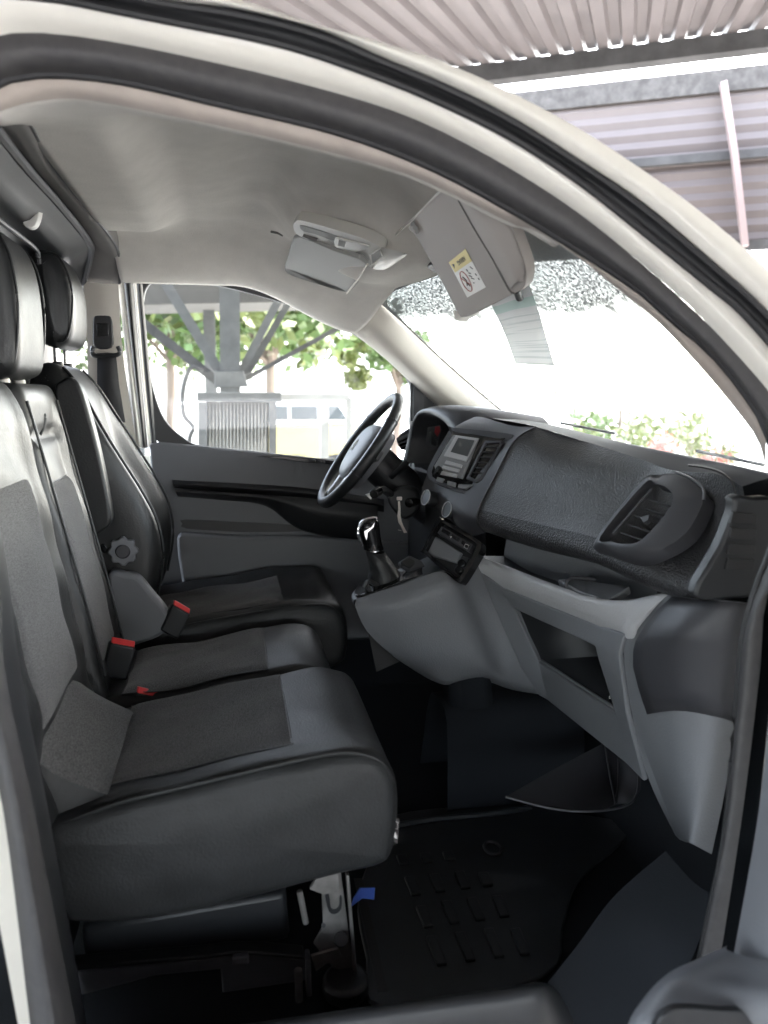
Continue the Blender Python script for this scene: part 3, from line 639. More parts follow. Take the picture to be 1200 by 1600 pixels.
# ------------------------------------------------------------------ floor, sill, kick panels
FZ = -.21
fl = empty('cab_floor', van, (.3, 0, FZ))
mesh('floor_pan', [(-.6, -.88, FZ), (1.1, -.88, FZ), (1.1, .8, FZ), (-.6, .8, FZ)], [(0, 1, 2, 3)], M_carpet, fl)
patch('firewall', [[Vector((.80, y, FZ)), Vector((.93, y, FZ+.02)), Vector((1.02, y, .1)), Vector((1.06, y, .4)), Vector((1.08, y, .7))] for y in (-.76, -.4, 0, .4, .78)], M_carpet, fl, n=3)
tm = patch('tunnel', [[Vector((x, -.13, FZ)), Vector((x+.01, -.08, .02)), Vector((x+.01, 0, .05)), Vector((x+.01, .10, .02)), Vector((x, .16, FZ))] for x in (.52, .62, .75, .9)], M_carpet, fl, n=3)
box('console_foot', (.62, 0, .0), (.12, .12, .44), M_carpet, fl, rotE(0, R(-8), 0), .03)
mesh('side_kick_panel', [(-.6, .80, -.3), (1.1, .80, -.3), (1.1, .79, .45), (-.6, .79, .45)], [(0, 1, 2, 3)], M_carpet, fl)
patch('dash_backing', [[Vector((.93, y, .2)), Vector((.93, y, .45)), Vector((.94, y, .66))] for y in (-.6, 0, .7)], M_sealdark, fl, n=2)
# wheel-arch moulding in the footwell
patch('footwell_moulding', [[P(790, 1245, -.42), P(860, 1205, -.34), P(945, 1160, -.25)], [P(850, 1258, -.46), P(905, 1232, -.40), P(955, 1215, -.33)], [P(915, 1268, -.50), P(945, 1264, -.47), P(962, 1257, -.42)]], M_soft, fl)
patch('footwell_moulding', [[P(945, 1160, -.25), P(950, 1200, -.33), P(962, 1257, -.42)], [P(968, 1175, -.27), P(966, 1215, -.34), P(968, 1256, -.43)], [P(1000, 1200, -.34), P(1000, 1235, -.4), P(985, 1255, -.46)]], M_soft, fl)
for q in (((945, 1160, -.26), (952, 1205, -.34), (962, 1256, -.43)), ((967, 1178, -.28), (966, 1220, -.35), (962, 1256, -.43)), ((790, 1245, -.43), (855, 1262, -.47), (915, 1268, -.51), (975, 1260, -.48), (995, 1240, -.44), (998, 1205, -.38))):
    tube('moulding_edge', spline([P(*p) for p in q], 6), .0028, M_soft, fl, n=8)
fmat = empty('floor_mat', loc=(.42, -.55, FZ)); tag(fmat, 'black rubber mat with raised ribs in the passenger footwell', 'floor mat')
mo = [PZ(*p, FZ+.004) for p in ((560, 1400), (600, 1300), (640, 1272), (800, 1262), (900, 1275), (985, 1300), (905, 1380), (880, 1450), (850, 1530), (600, 1580), (572, 1500))]
slab('mat_sheet', spline(mo, 4, True), (0, 0, .008), M_mat, fmat, bevel=.003)
tube('mat_rim', spline([PZ(*p, FZ+.016) for p in ((620, 1290), (680, 1280), (760, 1273), (830, 1262))], 5), .008, M_mat, fmat, n=8)
ribs = [[(632, 1350, 15), (668, 1346, 14), (703, 1342, 12)], [(650, 1397, 28), (688, 1392, 27), (727, 1387, 26), (762, 1383, 20)], [(669, 1447, 32), (710, 1441, 34), (750, 1436, 34), (788, 1431, 32)], [(690, 1506, 44), (735, 1500, 44), (780, 1494, 44), (820, 1490, 40)]]
for rw in ribs:
    for px, py, ln in rw:
        k = .41
        slab('rib', [PZ(px-7, py, FZ+.018), PZ(px+9, py-2, FZ+.018), PZ(px+9-ln*k, py-2-ln, FZ+.018), PZ(px-7-ln*k, py-ln, FZ+.018)], (0, 0, -.008), M_mat, fmat, bevel=.0025)
rc_ = PZ(770, 1325, FZ+.018)
tube('mat_fastener', [rc_+Vector((math.cos(a)*.019, math.sin(a)*.026, 0)) for a in [2*math.pi*i/24 for i in range(24)]], .004, M_soft, fmat, n=8, closed=True)
slab('mat_groove', [PZ(*p, FZ+.0135) for p in ((553, 1372), (566, 1372), (606, 1548), (590, 1549))], (0, 0, -.001), M_sealdark, fmat, bevel=0)
sp = slab('plastic_strap', [P(*p, -.60) for p in ((548, 1418), (552, 1404), (562, 1388), (586, 1387), (585, 1406), (566, 1404), (556, 1412))], (.0, .003, 0), mat('blue plastic film', (.02, .05, .22), .5), bevel=.0008)
tag(sp, 'short blue plastic strap poking out beside the seat leg', 'strap')
# sill
patch('sill_cover', [[P(100, 1640, -.87), P(440, 1592, -.86), P(640, 1563, -.855), P(800, 1541, -.85), P(852, 1536, -.85), P(880, 1562, -.85), P(915, 1640, -.85)],
                     [P(100, 1656, -.90), P(440, 1604, -.90), P(640, 1576, -.90), P(790, 1556, -.90), P(838, 1550, -.90), P(855, 1575, -.90), P(870, 1650, -.90)],
                     [P(100, 1750, -.92), P(440, 1700, -.92), P(640, 1680, -.92), P(780, 1670, -.92), P(820, 1670, -.92), P(835, 1680, -.92), P(850, 1720, -.92)]], M_black, van, n=6, sharp=50)
patch('sill_inner', [[P(100, 1640, -.87), P(440, 1592, -.86), P(640, 1563, -.855), P(800, 1541, -.85), P(852, 1536, -.85)], [Vector((-.3, -.80, FZ)), Vector((.03, -.80, FZ)), Vector((.25, -.80, FZ)), Vector((.42, -.80, FZ)), Vector((.5, -.80, FZ))]], M_black, van)
patch('step_carpet', [[P(852, 1540, -.85), P(900, 1480, -.80), P(960, 1400, -.75), P(1040, 1330, -.73)], [P(905, 1640, -.86), P(960, 1560, -.84), P(1020, 1470, -.81), P(1085, 1380, -.79)], [P(1000, 1700, -.88), P(1040, 1600, -.87), P(1080, 1500, -.85), P(1120, 1400, -.84)]], M_carpet, van, n=5)
patch('lower_step', [[P(852, 1540, -.85), P(900, 1480, -.80), P(960, 1400, -.75), P(1040, 1330, -.73)], [Vector((.55, -.72, FZ+.004)), Vector((.62, -.70, FZ+.004)), Vector((.72, -.68, FZ+.004)), Vector((.84, -.66, FZ+.004))]], M_carpet, van, n=4)

# ------------------------------------------------------------------ dashboard
da = empty('dashboard', van, (.8, 0, .4)); da['label'] = 'black grained dashboard over a mid grey lower fascia'
# top sheet
L0 = [P(1230, 745, -.80), P(1150, 727, -.62), P(1060, 709, -.42), P(960, 688, -.17), P(880, 668, .12), P(830, 657, .38), P(790, 648, .62), P(768, 640, .78)]
L1 = [P(1160, 760, -.735), P(1118, 740, -.65), P(1052, 735, -.53), P(950, 702, -.31), P(838, 667, -.10), P(775, 655, .12), P(745, 650, .5), P(715, 650, .76)]
patch('top_pad', [[p+Vector((.1, 0, -.03)) for p in L0], L0, [p.lerp(q, .5)+Vector((0, 0, .004)) for p, q in zip(L0, L1)], L1], M_top, da, n=5, sharp=80)
# passenger pad, wraps round at the door end
pad = [  # y, crest, upper, middle, crease
    [P(1160, 760, -.735), P(1165, 800, -.735), P(1150, 850, -.735), P(1100, 905, -.725)],
    [P(1118, 740, -.65), P(1130, 785, -.665), P(1112, 840, -.66), P(1066, 890, -.655)],
    [P(1052, 735, -.53), P(1052, 780, -.55), P(1032, 830, -.55), P(992, 862, -.545)],
    [P(1000, 717, -.42), P(985, 748, -.43), P(960, 800, -.435), P(932, 840, -.435)],
    [P(918, 691, -.25), P(885, 722, -.26), P(858, 772, -.265), P(838, 818, -.265)],
    [P(838, 667, -.10), P(803, 690, -.10), P(772, 748, -.105), P(748, 796, -.105)]]
patch('passenger_pad', pad, M_dash, da, n=6, sharp=80)
roll = [[P(1100, 905, -.725), P(1092, 922, -.72), P(1085, 932, -.70), P(1090, 925, -.66)],
        [P(1066, 890, -.655), P(1050, 915, -.65), P(1046, 930, -.63), P(1060, 920, -.59)],
        [P(992, 862, -.545), P(980, 890, -.545), P(986, 906, -.525), P(1005, 900, -.48)],
        [P(932, 840, -.435), P(922, 866, -.435), P(930, 880, -.415), P(955, 878, -.36)],
        [P(838, 818, -.265), P(832, 842, -.265), P(842, 858, -.245), P(870, 858, -.2)],
        [P(748, 796, -.105), P(746, 816, -.105), P(756, 830, -.09), P(785, 838, -.05)]]
patch('lower_roll', roll, M_dashrough, da, n=6, sharp=80)
tube('pad_seam', spline([p+Vector((-.001, -.001, 0)) for p in (P(838, 667, -.10), P(803, 690, -.10), P(772, 748, -.105), P(748, 796, -.105), P(746, 816, -.105), P(756, 830, -.09))], 6), .0022, M_sealdark, da, n=6)
tube('pad_seam', spline([P(1076, 727, -.60), P(1112, 733, -.65), P(1136, 745, -.69), P(1148, 765, -.715), P(1145, 795, -.72), P(1124, 853, -.70), P(1074, 925, -.672)], 6), .0022, M_sealdark, da, n=6)
# end cover with its grille
slab('end_cover', spline([P(*p, -.745) for p in ((1150, 775), (1180, 778), (1215, 785), (1225, 880), (1200, 925), (1150, 936), (1085, 932), (1125, 855), (1146, 800))], 3, True), (.0, .03, 0), M_black, da, bevel=.006)
for i in range(4):
    y0 = 800+i*24; s_ = -8*i/3
    slab('grille_slot', [P(*p, -.75) for p in ((1146+s_, y0), (1184+s_*.5, y0+4), (1182+s_*.5, y0+20), (1142+s_, y0+18))], (0, .008, 0), M_sealdark, da, bevel=.001)
# passenger side vent
pv = empty('air_vent', van, P(1000, 805, -.52))
vp = Plane(P(939, 838, -.455), P(1007, 754, -.47), P(1048, 790, -.585))
vin = [(938, 838), (1006, 756), (1024, 756), (1042, 762), (1052, 776), (1047, 792), (1024, 822), (998, 846), (976, 850), (955, 846)]
vout = [(929, 846), (1002, 752), (1030, 742), (1060, 740), (1098, 768), (1098, 786), (1072, 832), (1030, 860), (990, 872), (945, 862)]
vi = spline([vp.on(*p, .012) for p in vin], 4, True); vo = spline([vp.on(*p, -.002) for p in vout], 4, True)
back = -vp.n
n_ = len(vi); rim = [a.lerp(b, .3)+vp.n*.003 for a, b in zip(vi, vo)]
low = [p+back*.03 for p in vo]; deep = [p+back*.07 for p in vi]
gridmesh('vent_bezel', [low, vo, rim, vi, deep], M_soft, pv, close_u=True, sharp=60)
mesh('vent_throat', deep, [tuple(range(n_))], M_sealdark, pv)
for (ax, ay), (bx, by) in (((1012, 779), (1047, 789)), ((1001, 792), (1038, 803)), ((990, 804), (1028, 816)), ((979, 818), (1016, 830)), ((969, 831), (1004, 843))):
    a, b = vp.on(ax, ay, .003), vp.on(bx, by, .003)
    slab('slat', [a, b, b+back*.035+Vector((0, 0, .010)), a+back*.035+Vector((0, 0, .010))], (0, 0, -.0025), M_soft, pv, bevel=.0008)
slab('slat_tab', [vp.on(*p, .010) for p in ((1000, 808), (1015, 803), (1013, 812), (1006, 817))], back*.01, M_soft, pv, bevel=.001)
rod('vent_divider', vp.on(958, 834, .006), vp.on(1018, 765, .006), .003, M_soft, pv, n=8)
tube('vent_trim', spline([vp.on(*p, .008) for p in ((1056, 738), (1080, 748), (1099, 764), (1100, 782))], 5), .003, M_soft, pv, n=6)
# lower fascia: grid with the open glove compartment
U = [[P(752, 874, -.05), P(756, 893, -.055), P(772, 936, -.07), P(818, 1042, -.08), P(846, 1082, -.09)],
     [P(785, 886, -.12), P(790, 915, -.12), P(806, 946, -.12), P(846, 1032, -.12), P(862, 1092, -.12)],
     [P(932, 938, -.45), P(946, 980, -.45), P(936, 1009, -.45), P(970, 1113, -.45), P(985, 1190, -.46)],
     [P(1030, 930, -.585), P(984, 990, -.545), P(975, 1022, -.535), P(987, 1112, -.535), P(1014, 1218, -.53)]]
def rowp(i, j0, j1, n=6): return [U[i][j0].lerp(U[i][j1], k/n) for k in range(n+1)]
V_ = []; F_ = []
def quadgrid(a, b, c, d, n=6, bul=0):
    o = len(V_)
    for i in range(n+1):
        for j in range(n+1):
            s, t = i/n, j/n; p = a.lerp(b, s).lerp(d.lerp(c, s), t)
            V_.append(p)
    for i in range(n):
        for j in range(n): F_.append((o+i*(n+1)+j, o+(i+1)*(n+1)+j, o+(i+1)*(n+1)+j+1, o+i*(n+1)+j+1))
for i in range(3):
    for j in range(1, 4):
        if i == 1 and j == 2: continue
        quadgrid(U[i][j], U[i+1][j], U[i+1][j+1], U[i][j+1])
mesh('lower_fascia', V_, F_, M_grey, da, solid=.012, bevel=.004, seg=3)
# silver shelf bar above it
ck0 = [P(1042, 930, -.60), P(997, 985, -.565)]
sec = []
for i in range(4):
    a, b = U[i][0], U[i][1]; f = Vector((-1, 0, 0)); u = Vector((.6, 0, 1)).normalized()
    sec.append([a+Vector((.035, 0, -.03)), a+Vector((.012, 0, .002)), a+Vector((-.004, 0, -.004)), a.lerp(b, .5)+f*.014, b+f*.010, b+f*.001+Vector((0, 0, -.012))])
a, b = ck0[0], ck0[1]; sec.append([a+Vector((.035, 0, -.03)), a+Vector((.012, 0, .002)), a+Vector((-.004, 0, -.004)), a.lerp(b, .5)+f*.004, b+f*.002, b+Vector((.002, 0, -.012))])
patch('shelf_bar', sec, M_silver, da, n=6, sharp=70)
# open tray behind the bar
tf = [P(715, 862, .07)+Vector((.03, 0, 0)), U[0][0]+Vector((.03, 0, -.02)), U[1][0]+Vector((.03, 0, -.02)), U[2][0]+Vector((.03, 0, -.02))]
patch('tray_floor', [[p+Vector((-.01, 0, -.012)) for p in tf], [p+Vector((.16, 0, -.02)) for p in tf]], M_black, da, n=3)
patch('tray_back', [[p+Vector((.10, 0, -.03)) for p in tf], [p+Vector((.12, 0, .10)) for p in tf]], M_grey, da, n=3)
slab('tray_end', [P(870, 905, -.32), P(895, 902, -.33), P(935, 912, -.36), P(985, 915, -.47), P(950, 940, -.47), P(905, 925, -.40)], (.01, .01, -.02), M_grey, da, bevel=.004)
tube('tray_divider', spline([P(884, 918, -.36), P(886, 908, -.36), P(896, 903, -.36), P(930, 906, -.38)], 5), .004, M_soft, da, n=8)
# glove compartment
gv = [U[1][2], U[2][2], U[2][3], U[1][3]]
gd = [p+Vector((.22, .0, .0)) for p in gv]
mesh('glove_box', gv+gd, [(0, 1, 5, 4), (1, 2, 6, 5), (2, 3, 7, 6), (3, 0, 4, 7), (4, 5, 6, 7)], M_black, da, solid=.004)
tube('glove_lip', [gv[0], gv[1], gv[2], gv[3], gv[0]], .004, M_grey, da, n=8)
tube('cargo_hook', [P(957+5*math.cos(a), 1091+5*math.sin(a), -.44) for a in [i*.5 for i in range(13)]], .0018, M_chrome, da, n=6)
# door-end cheek: grey edge, dark inset and lower side panel
ck = [[P(1042, 930, -.60), P(997, 985, -.565), P(984, 1030, -.55), P(996, 1130, -.548), P(1024, 1218, -.545), P(1062, 1312, -.56)],
      [P(1090, 935, -.70), P(1062, 985, -.70), P(1056, 1030, -.69), P(1056, 1120, -.68), P(1062, 1218, -.67), P(1072, 1316, -.66)],
      [P(1152, 940, -.76), P(1142, 985, -.76), P(1132, 1040, -.75), P(1118, 1130, -.735), P(1100, 1230, -.72), P(1080, 1318, -.705)],
      [P(1185, 945, -.72), P(1175, 985, -.72), P(1165, 1040, -.72), P(1148, 1140, -.71), P(1132, 1240, -.70), P(1112, 1335, -.69)]]
patch('side_cheek', ck, M_grey, da, n=6, sharp=60)
edge = [[U[3][0], U[3][1], U[3][2], U[3][3], U[3][4], P(1055, 1305, -.535)], ck[0]]
patch('cheek_edge', edge, M_grey, da, n=6, sharp=70)
cp = lambda px, py: None
def ckp(s, t):   # point on the cheek sheet: s across, t down
    cs = [spline(c, 8) for c in ck]; col = [c[min(int(t*40), 40)] for c in cs]; q = spline(col, 8); return q[min(int(s*24), 24)]
ins = []
for px, py, s_, t_ in ((1046, 936, 0, 0),):
    pass
rows = []
for i in range(9):
    t = .015+i/8*.56
    r0 = .06+.10*smooth((t-.42)/.16)+.06*smooth((.12-t)/.12)
    rows.append([ckp(lerp(r0, 1, j/12), t)+Vector((-.004, -.006, 0)) for j in range(13)])
gridmesh('cheek_inset', rows, M_soft, da, sharp=70, solid=.003)
# front wing and hinge pillar outside the dash end
slab('hinge_pillar', [Vector((.975, -.765, -.3)), Vector((.975, -.965, -.3)), Vector((.975, -.965, .70)), Vector((.975, -.765, .74))], (.03, 0, 0), M_paint, van, bevel=.004)
slab('front_wing', [Vector((1.006, -.955, -.3)), Vector((1.75, -.90, -.3)), Vector((1.75, -.88, .38)), Vector((1.3, -.90, .56)), Vector((1.006, -.92, .70))], (0, .02, 0), M_paint, van, bevel=.006)
# ------------------------------------------------------------------ centre console
cs = empty('centre_console', van, (.55, 0, .1))
patch('console_side', [[P(557, 936, -.02), P(625, 914, -.06), P(688, 893, -.085), P(716, 909, -.088), P(752, 880, -.05)],
                       [P(556, 950, -.04), P(625, 945, -.09), P(700, 918, -.12), P(735, 925, -.085), P(772, 936, -.07)],
                       [P(575, 988, -.04), P(645, 985, -.09), P(722, 972, -.11), P(762, 985, -.07), P(795, 990, -.075)],
                       [P(615, 1025, -.03), P(670, 1028, -.08), P(745, 1030, -.10), P(785, 1045, -.065), P(820, 1044, -.08)],
                       [P(668, 1060, -.01), P(695, 1066, -.06), P(752, 1052, -.08), P(795, 1070, -.05), P(846, 1082, -.085)],
                       [P(690, 1066, .05), P(705, 1070, .0), P(755, 1064, -.03), P(800, 1078, -.0), P(850, 1086, -.04)]], M_grey, cs, n=5, sharp=80)
tp = [[P(557, 936, -.02), P(625, 914, -.06), P(688, 893, -.085), P(716, 907, -.08)], [P(553, 925, .04), P(605, 905, .04), P(660, 884, .05), P(700, 866, .05)], [P(560, 915, .12), P(608, 895, .13), P(650, 878, .15), P(690, 860, .15)]]
patch('console_top', tp, M_black, cs, n=5)
patch('console_far_side', [tp[2], [p+Vector((.05, 0, -.25)) for p in tp[2]]], M_black, cs, n=4)
patch('console_nose', [[P(557, 936, -.02), P(553, 925, .04), P(560, 915, .12)], [P(556, 950, -.04), P(554, 945, .04), P(560, 935, .12)], [P(615, 1025, -.03), P(615, 1025, .05), P(620, 1020, .12)], [P(690, 1066, .0), P(690, 1066, .06), P(690, 1060, .12)]], M_grey, cs, n=4)
slab('console_bezel', spline([P(*p) for p in ((558, 934, -.015), (556, 922, .03), (566, 912, .06), (600, 902, .06), (632, 895, .05), (660, 890, .03), (668, 898, -.05), (625, 912, -.05), (590, 926, -.035))], 4, True), (0, 0, .006), M_gloss, cs, bevel=.002)
slab('coin_tray', [P(*p) for p in ((622, 885, .06), (640, 874, .08), (660, 884, .06), (664, 890, .03), (640, 898, .02))], (0, 0, .012), M_soft, cs, bevel=.003)
slab('coin_tray_well', [P(*p) for p in ((626, 887, .05), (640, 880, .065), (652, 888, .05), (640, 896, .025))], (0, 0, .016), M_sealdark, cs, bevel=.001)
# gear lever
gl = empty('gear_lever', van, P(600, 905, .04))
def rows_of(spec, y, n=14):
    out = []
    for (cx, cy, rx, dx, dy) in spec:
        c = P(cx, cy, y); r = rx*2.05/1200
        out.append([c + Vector((math.cos(2*math.pi*i/n)*r, math.sin(2*math.pi*i/n)*r*.95, math.cos(2*math.pi*i/n)*r*dx)) for i in range(n)])
    return out
bt = rows_of([(606, 912, 33, -.1, 0), (603, 904, 30, -.15, 0), (603, 893, 25, -.2, 0), (598, 884, 22, -.15, 0), (594, 876, 20, -.1, 0), (589, 869, 18, -.1, 0), (586, 862, 15, -.1, 0)], .04)
for i, r in enumerate(bt):
    for j, v in enumerate(r): v += Vector((math.sin(j*2.1+i*1.3)*.004, math.cos(j*1.7+i*2.2)*.004, math.sin(j*1.1+i)*.003))
gridmesh('gaiter', bt, M_leather, gl, close_u=True, sub=1)
rod('chrome_ring', P(585, 862, .04), P(584, 857, .04), .021, M_chrome, gl, bevel=.002)
kn = rows_of([(584, 858, 16, 0, 0), (582, 850, 15, 0, 0), (579, 838, 16, 0, 0), (576, 826, 18, .1, 0), (575, 816, 17, .2, 0), (575, 810, 12, .2, 0), (575, 808, 3, .2, 0)], .04)
gridmesh('knob', kn, M_gloss, gl, close_u=True, sub=1)
tube('knob_trim', spline([P(*p, .0) for p in ((566, 852), (560, 836), (561, 824), (571, 813), (586, 809), (589, 813))], 5), .004, M_chrome, gl, n=8)
slab('knob_badge', [P(*p, .005) for p in ((569, 830), (580, 824), (586, 815), (584, 824), (575, 832), (573, 845), (570, 838))], (0, .002, 0), M_chrome, gl, bevel=.0005)
tube('loop_pull', spline([P(*p, .0) for p in ((569, 918, ), (576, 908), (585, 912), (600, 920))], 5), .006, M_leather, gl, n=8)
# ------------------------------------------------------------------ centre stack
st = empty('centre_stack', van, (.62, .0, .6))
fx = patch('stack_fascia', [[P(838, 667, -.10), P(803, 690, -.10), P(772, 748, -.105), P(748, 796, -.105), P(746, 816, -.105), P(760, 832, -.09)],
                       [P(800, 665, -.02), P(775, 690, -.03), P(742, 745, -.04), P(720, 790, -.04), P(718, 812, -.04), P(730, 835, -.03)],
                       [P(755, 652, .14), P(725, 672, .12), P(700, 720, .10), P(682, 765, .09), P(680, 785, .09), P(690, 800, .10)],
                       [P(740, 652, .20), P(705, 672, .17), P(680, 715, .14), P(662, 755, .13), P(660, 775, .13), P(672, 790, .14)]], M_soft, st, n=6, sharp=80)
sp_ = Plane(P(800, 680, -.06), P(668, 745, .11), P(730, 772, -.03))
def sq(pts, off=0, cv=0): 
    q = [sp_.on(x, y, off) for x, y in pts]; return spline(q, cv, True) if cv else q
radio = empty('radio', van, sp_.on(725, 720))
bo = [(702, 672), (708, 668), (792, 677), (800, 682), (797, 692), (748, 762), (734, 772), (726, 772), (676, 752), (669, 744), (670, 728)]
slab('radio_bezel', sq(bo, .010, 3), -sp_.n*.03, M_soft, radio, bevel=.004, seg=3)
bi = [(706, 677), (712, 675), (780, 685), (783, 690), (742, 756), (730, 765), (724, 765), (680, 748), (675, 741), (677, 728)]
slab('radio_face', sq(bi, .013, 2), -sp_.n*.008, M_gloss, radio, bevel=.002)
slab('radio_panel', sq([(708, 679), (748, 684), (722, 748), (680, 735), (678, 728)], .017), -sp_.n*.006, M_radio, radio, bevel=.002)
slab('screen_frame', sq([(712, 680), (746, 685), (728, 721), (693, 712)], .020), -sp_.n*.004, M_silver, radio, bevel=.001)
slab('display', sq([(716, 684), (741, 688), (730, 713), (704, 706)], .0215), -sp_.n*.002, M_screen, radio, bevel=0)
for k in range(3):
    a = [(697-k*5, 719+k*8), (722-k*4, 726+k*7.5), (720-k*4, 731+k*7.5), (694-k*5, 724.5+k*8)]
    slab('button', sq(a, .0205), -sp_.n*.004, M_silver, radio, bevel=.001)
for a in ([(683, 745), (694, 748), (690, 754), (681, 751)], [(699, 751), (712, 754), (711, 761), (698, 757)], [(716, 756), (738, 757), (728, 764), (715, 762)]): slab('button', sq(a, .017), -sp_.n*.005, M_radio, radio, bevel=.001)
k0 = sp_.on(692, 741); slab('volume_knob', [k0+sp_.n*.03 + (Vector((0, 1, 0))*math.cos(a) + sp_.n.cross(Vector((0, 1, 0))).normalized()*math.sin(a))*.014 for a in [2*math.pi*i/24 for i in range(24)]], -sp_.n*.02, M_gloss, radio, bevel=.002)
cv_ = empty('air_vent', van, sp_.on(758, 718)); cv_['label'] = 'narrow slatted vent beside the radio'
vo_ = sq([(757, 688), (783, 688), (786, 692), (752, 750), (744, 754), (728, 748)], .018); vi_ = sq([(759, 692), (780, 691), (781, 694), (749, 746), (743, 749), (733, 744)], .019)
ringslab('vent_bezel', vo_, vi_, -sp_.n*.03, M_soft, cv_, bevel=.001)
mesh('vent_throat', [p-sp_.n*.012 for p in vi_], [(0, 1, 2, 3, 4, 5)], M_sealdark, cv_)
for k in range(6):
    t = (k+.6)/6.4; a, b = lerp(759, 736, t), lerp(692, 744, t); c, d = lerp(782, 750, t), lerp(692, 745, t)
    A_, B_ = sp_.on(a, b, .018), sp_.on(c, d, .018)
    slab('slat', [A_, B_, B_-sp_.n*.02, A_-sp_.n*.02], (0, 0, -.0022), M_soft, cv_, bevel=.0006)
# heater controls below the radio
hc = empty('heater_controls', van, P(705, 800, .0))
hp = Plane(P(660, 770, .12), P(740, 830, -.08), P(690, 800, .045))
hp = Plane(P(745, 815, -.10), P(668, 772, .12), P(752, 800, -.10))
for px, py in ((675, 780), (708, 799)):
    c = P(px, py, .02 if px > 690 else .09); ax = Vector((-.9, -.25, .3)).normalized(); s1 = ax.cross(Vector((0, 0, 1))).normalized(); u1 = s1.cross(ax)
    slab('dial', [c+ax*.02+(s1*math.cos(a)+u1*math.sin(a))*.022 for a in [2*math.pi*i/28 for i in range(28)]], -ax*.03, M_black, hc, bevel=.003)
    tube('dial_ring', [c+ax*.021+(s1*math.cos(a)+u1*math.sin(a))*.021 for a in [2*math.pi*i/28 for i in range(28)]], .0014, M_silver, hc, n=6, closed=True)
for q in ((722, 808), (732, 813)): box('heater_button', P(*q, -.03), (.006, .02, .006), M_silver, hc, None, .001)
# switch pod: black rim, tray and rocker switches
pod = empty('switch_pod', van, P(705, 860, -.03))
pp = Plane(P(690, 818, .02), P(752, 852, -.09), P(716, 906, -.095))
def pq(pts, off=0, cv=0):
    q = [pp.on(x, y, off) for x, y in pts]; return spline(q, cv, True) if cv else q
po = [(684, 811), (692, 812), (745, 842), (752, 852), (748, 864), (724, 904), (716, 909), (706, 905), (662, 864), (660, 858)]
pi_ = [(686, 817), (693, 818), (740, 846), (744, 853), (741, 862), (721, 898), (715, 902), (708, 898), (667, 861), (666, 856)]
ringslab('pod_rim', pq(po, .003, 4), pq(pi_, .005, 4), -pp.n*.03, M_gloss, pod, bevel=.002)
slab('pod_back', pq(pi_, -.02, 4), -pp.n*.006, M_black, pod, bevel=0)
slab('switch_strip', pq([(690, 822), (738, 850), (732, 862), (683, 833)], .004), -pp.n*.02, M_soft, pod, bevel=.002)
slab('tray_face', pq([(678, 836), (722, 864), (714, 880), (666, 866), (665, 861)], -.012), -pp.n*.01, M_grey, pod, bevel=.003)
slab('socket_plate', pq([(722, 868), (734, 872), (722, 896), (712, 892)], -.004), -pp.n*.012, M_soft, pod, bevel=.003)
for k, q in enumerate(((697, 829), (712, 838), (728, 848))): slab('rocker', pq([(q[0]-6, q[1]-4), (q[0]+6, q[1]+3), (q[0]+3, q[1]+8), (q[0]-8, q[1]+1)], .008), -pp.n*.006, M_gloss, pod, bevel=.0015)
slab('rocker_mark', pq([(703, 838), (706, 838), (704, 841)], .010), -pp.n*.001, M_white, pod, bevel=0)
tube('rocker_mark', pq([(727, 850), (733, 852), (730, 858), (725, 855), (727, 850)], .010), .0007, M_white, pod, n=4)
for q in ((720, 880), (716, 889)):
    c = pp.on(*q, .004); rod('socket', c, c-pp.n*.015, .011, M_gloss, pod, bevel=.002)
# ------------------------------------------------------------------ instrument cluster hood
ih = empty('instrument_cluster', van, (.62, .36, .72))
arc = [(630, 725, .53), (638, 690, .53), (642, 664, .51), (648, 648, .48), (658, 638, .44), (676, 633, .38), (700, 634, .31), (722, 640, .25), (742, 652, .20), (735, 668, .17), (712, 700, .15), (690, 740, .14)]
arci = [(636, 724, .51), (644, 690, .51), (647, 668, .49), (652, 655, .46), (660, 650, .43), (670, 651, .38), (680, 659, .32), (687, 668, .28), (691, 682, .245), (688, 694, .24), (678, 716, .24), (668, 740, .24)]
o0 = spline([P(*p) for p in arc], 4); i0 = spline([P(*p) for p in arci], 4)
ob = [Vector((.90, lerp(.36, p.y, 1.1), min(p.z-.02, .80))) for p in o0]
ib = [Vector((.76, lerp(.375, p.y, .9), lerp(.72, p.z, .85)-.015)) for p in i0]
gridmesh('hood', [ob, [p.lerp(q, .35)+Vector((0, 0, .012)) for p, q in zip(o0, ob)], o0, [p.lerp(q, .5)+Vector((-.006, 0, .002)) for p, q in zip(o0, i0)], i0, ib], M_soft, ih, sharp=80, sub=1)
tube('hood_rim', o0[:10], .0035, M_silver, ih, n=8)
mesh('dial_face', [p+Vector((-.01, 0, 0)) for p in ib], [tuple(range(len(ib)))], M_gloss, ih)
slab('display', [P(*p, .345) for p in ((668, 668), (686, 664), (688, 672), (680, 700), (670, 706), (665, 690))], (.004, 0, 0), mat('dim gauge glass', (.11, .115, .12), .2), ih, bevel=.001)
Mr_ = mat('red gauge print', (.45, .04, .05), .4)
slab('gauge_mark', [P(*p, .342) for p in ((680, 667), (686, 666), (687, 674), (683, 682), (679, 676))], (.002, 0, 0), Mr_, ih, bevel=0)
for k in range(6): slab('gauge_mark', [P(671+k*2, 675+k*3, .342), P(673+k*2, 674+k*3, .342), P(675+k*1.5, 692+k, .342), P(673+k*1.5, 693+k, .342)], (.002, 0, 0), M_radio, ih, bevel=0)
patch('cluster_lower', [[P(668, 740, .24), P(650, 735, .38), P(636, 724, .52)], [P(690, 790, .16), P(660, 800, .36), P(640, 790, .56)], [P(700, 860, .16), P(670, 880, .36), P(640, 870, .6)]], M_black, ih, n=4)
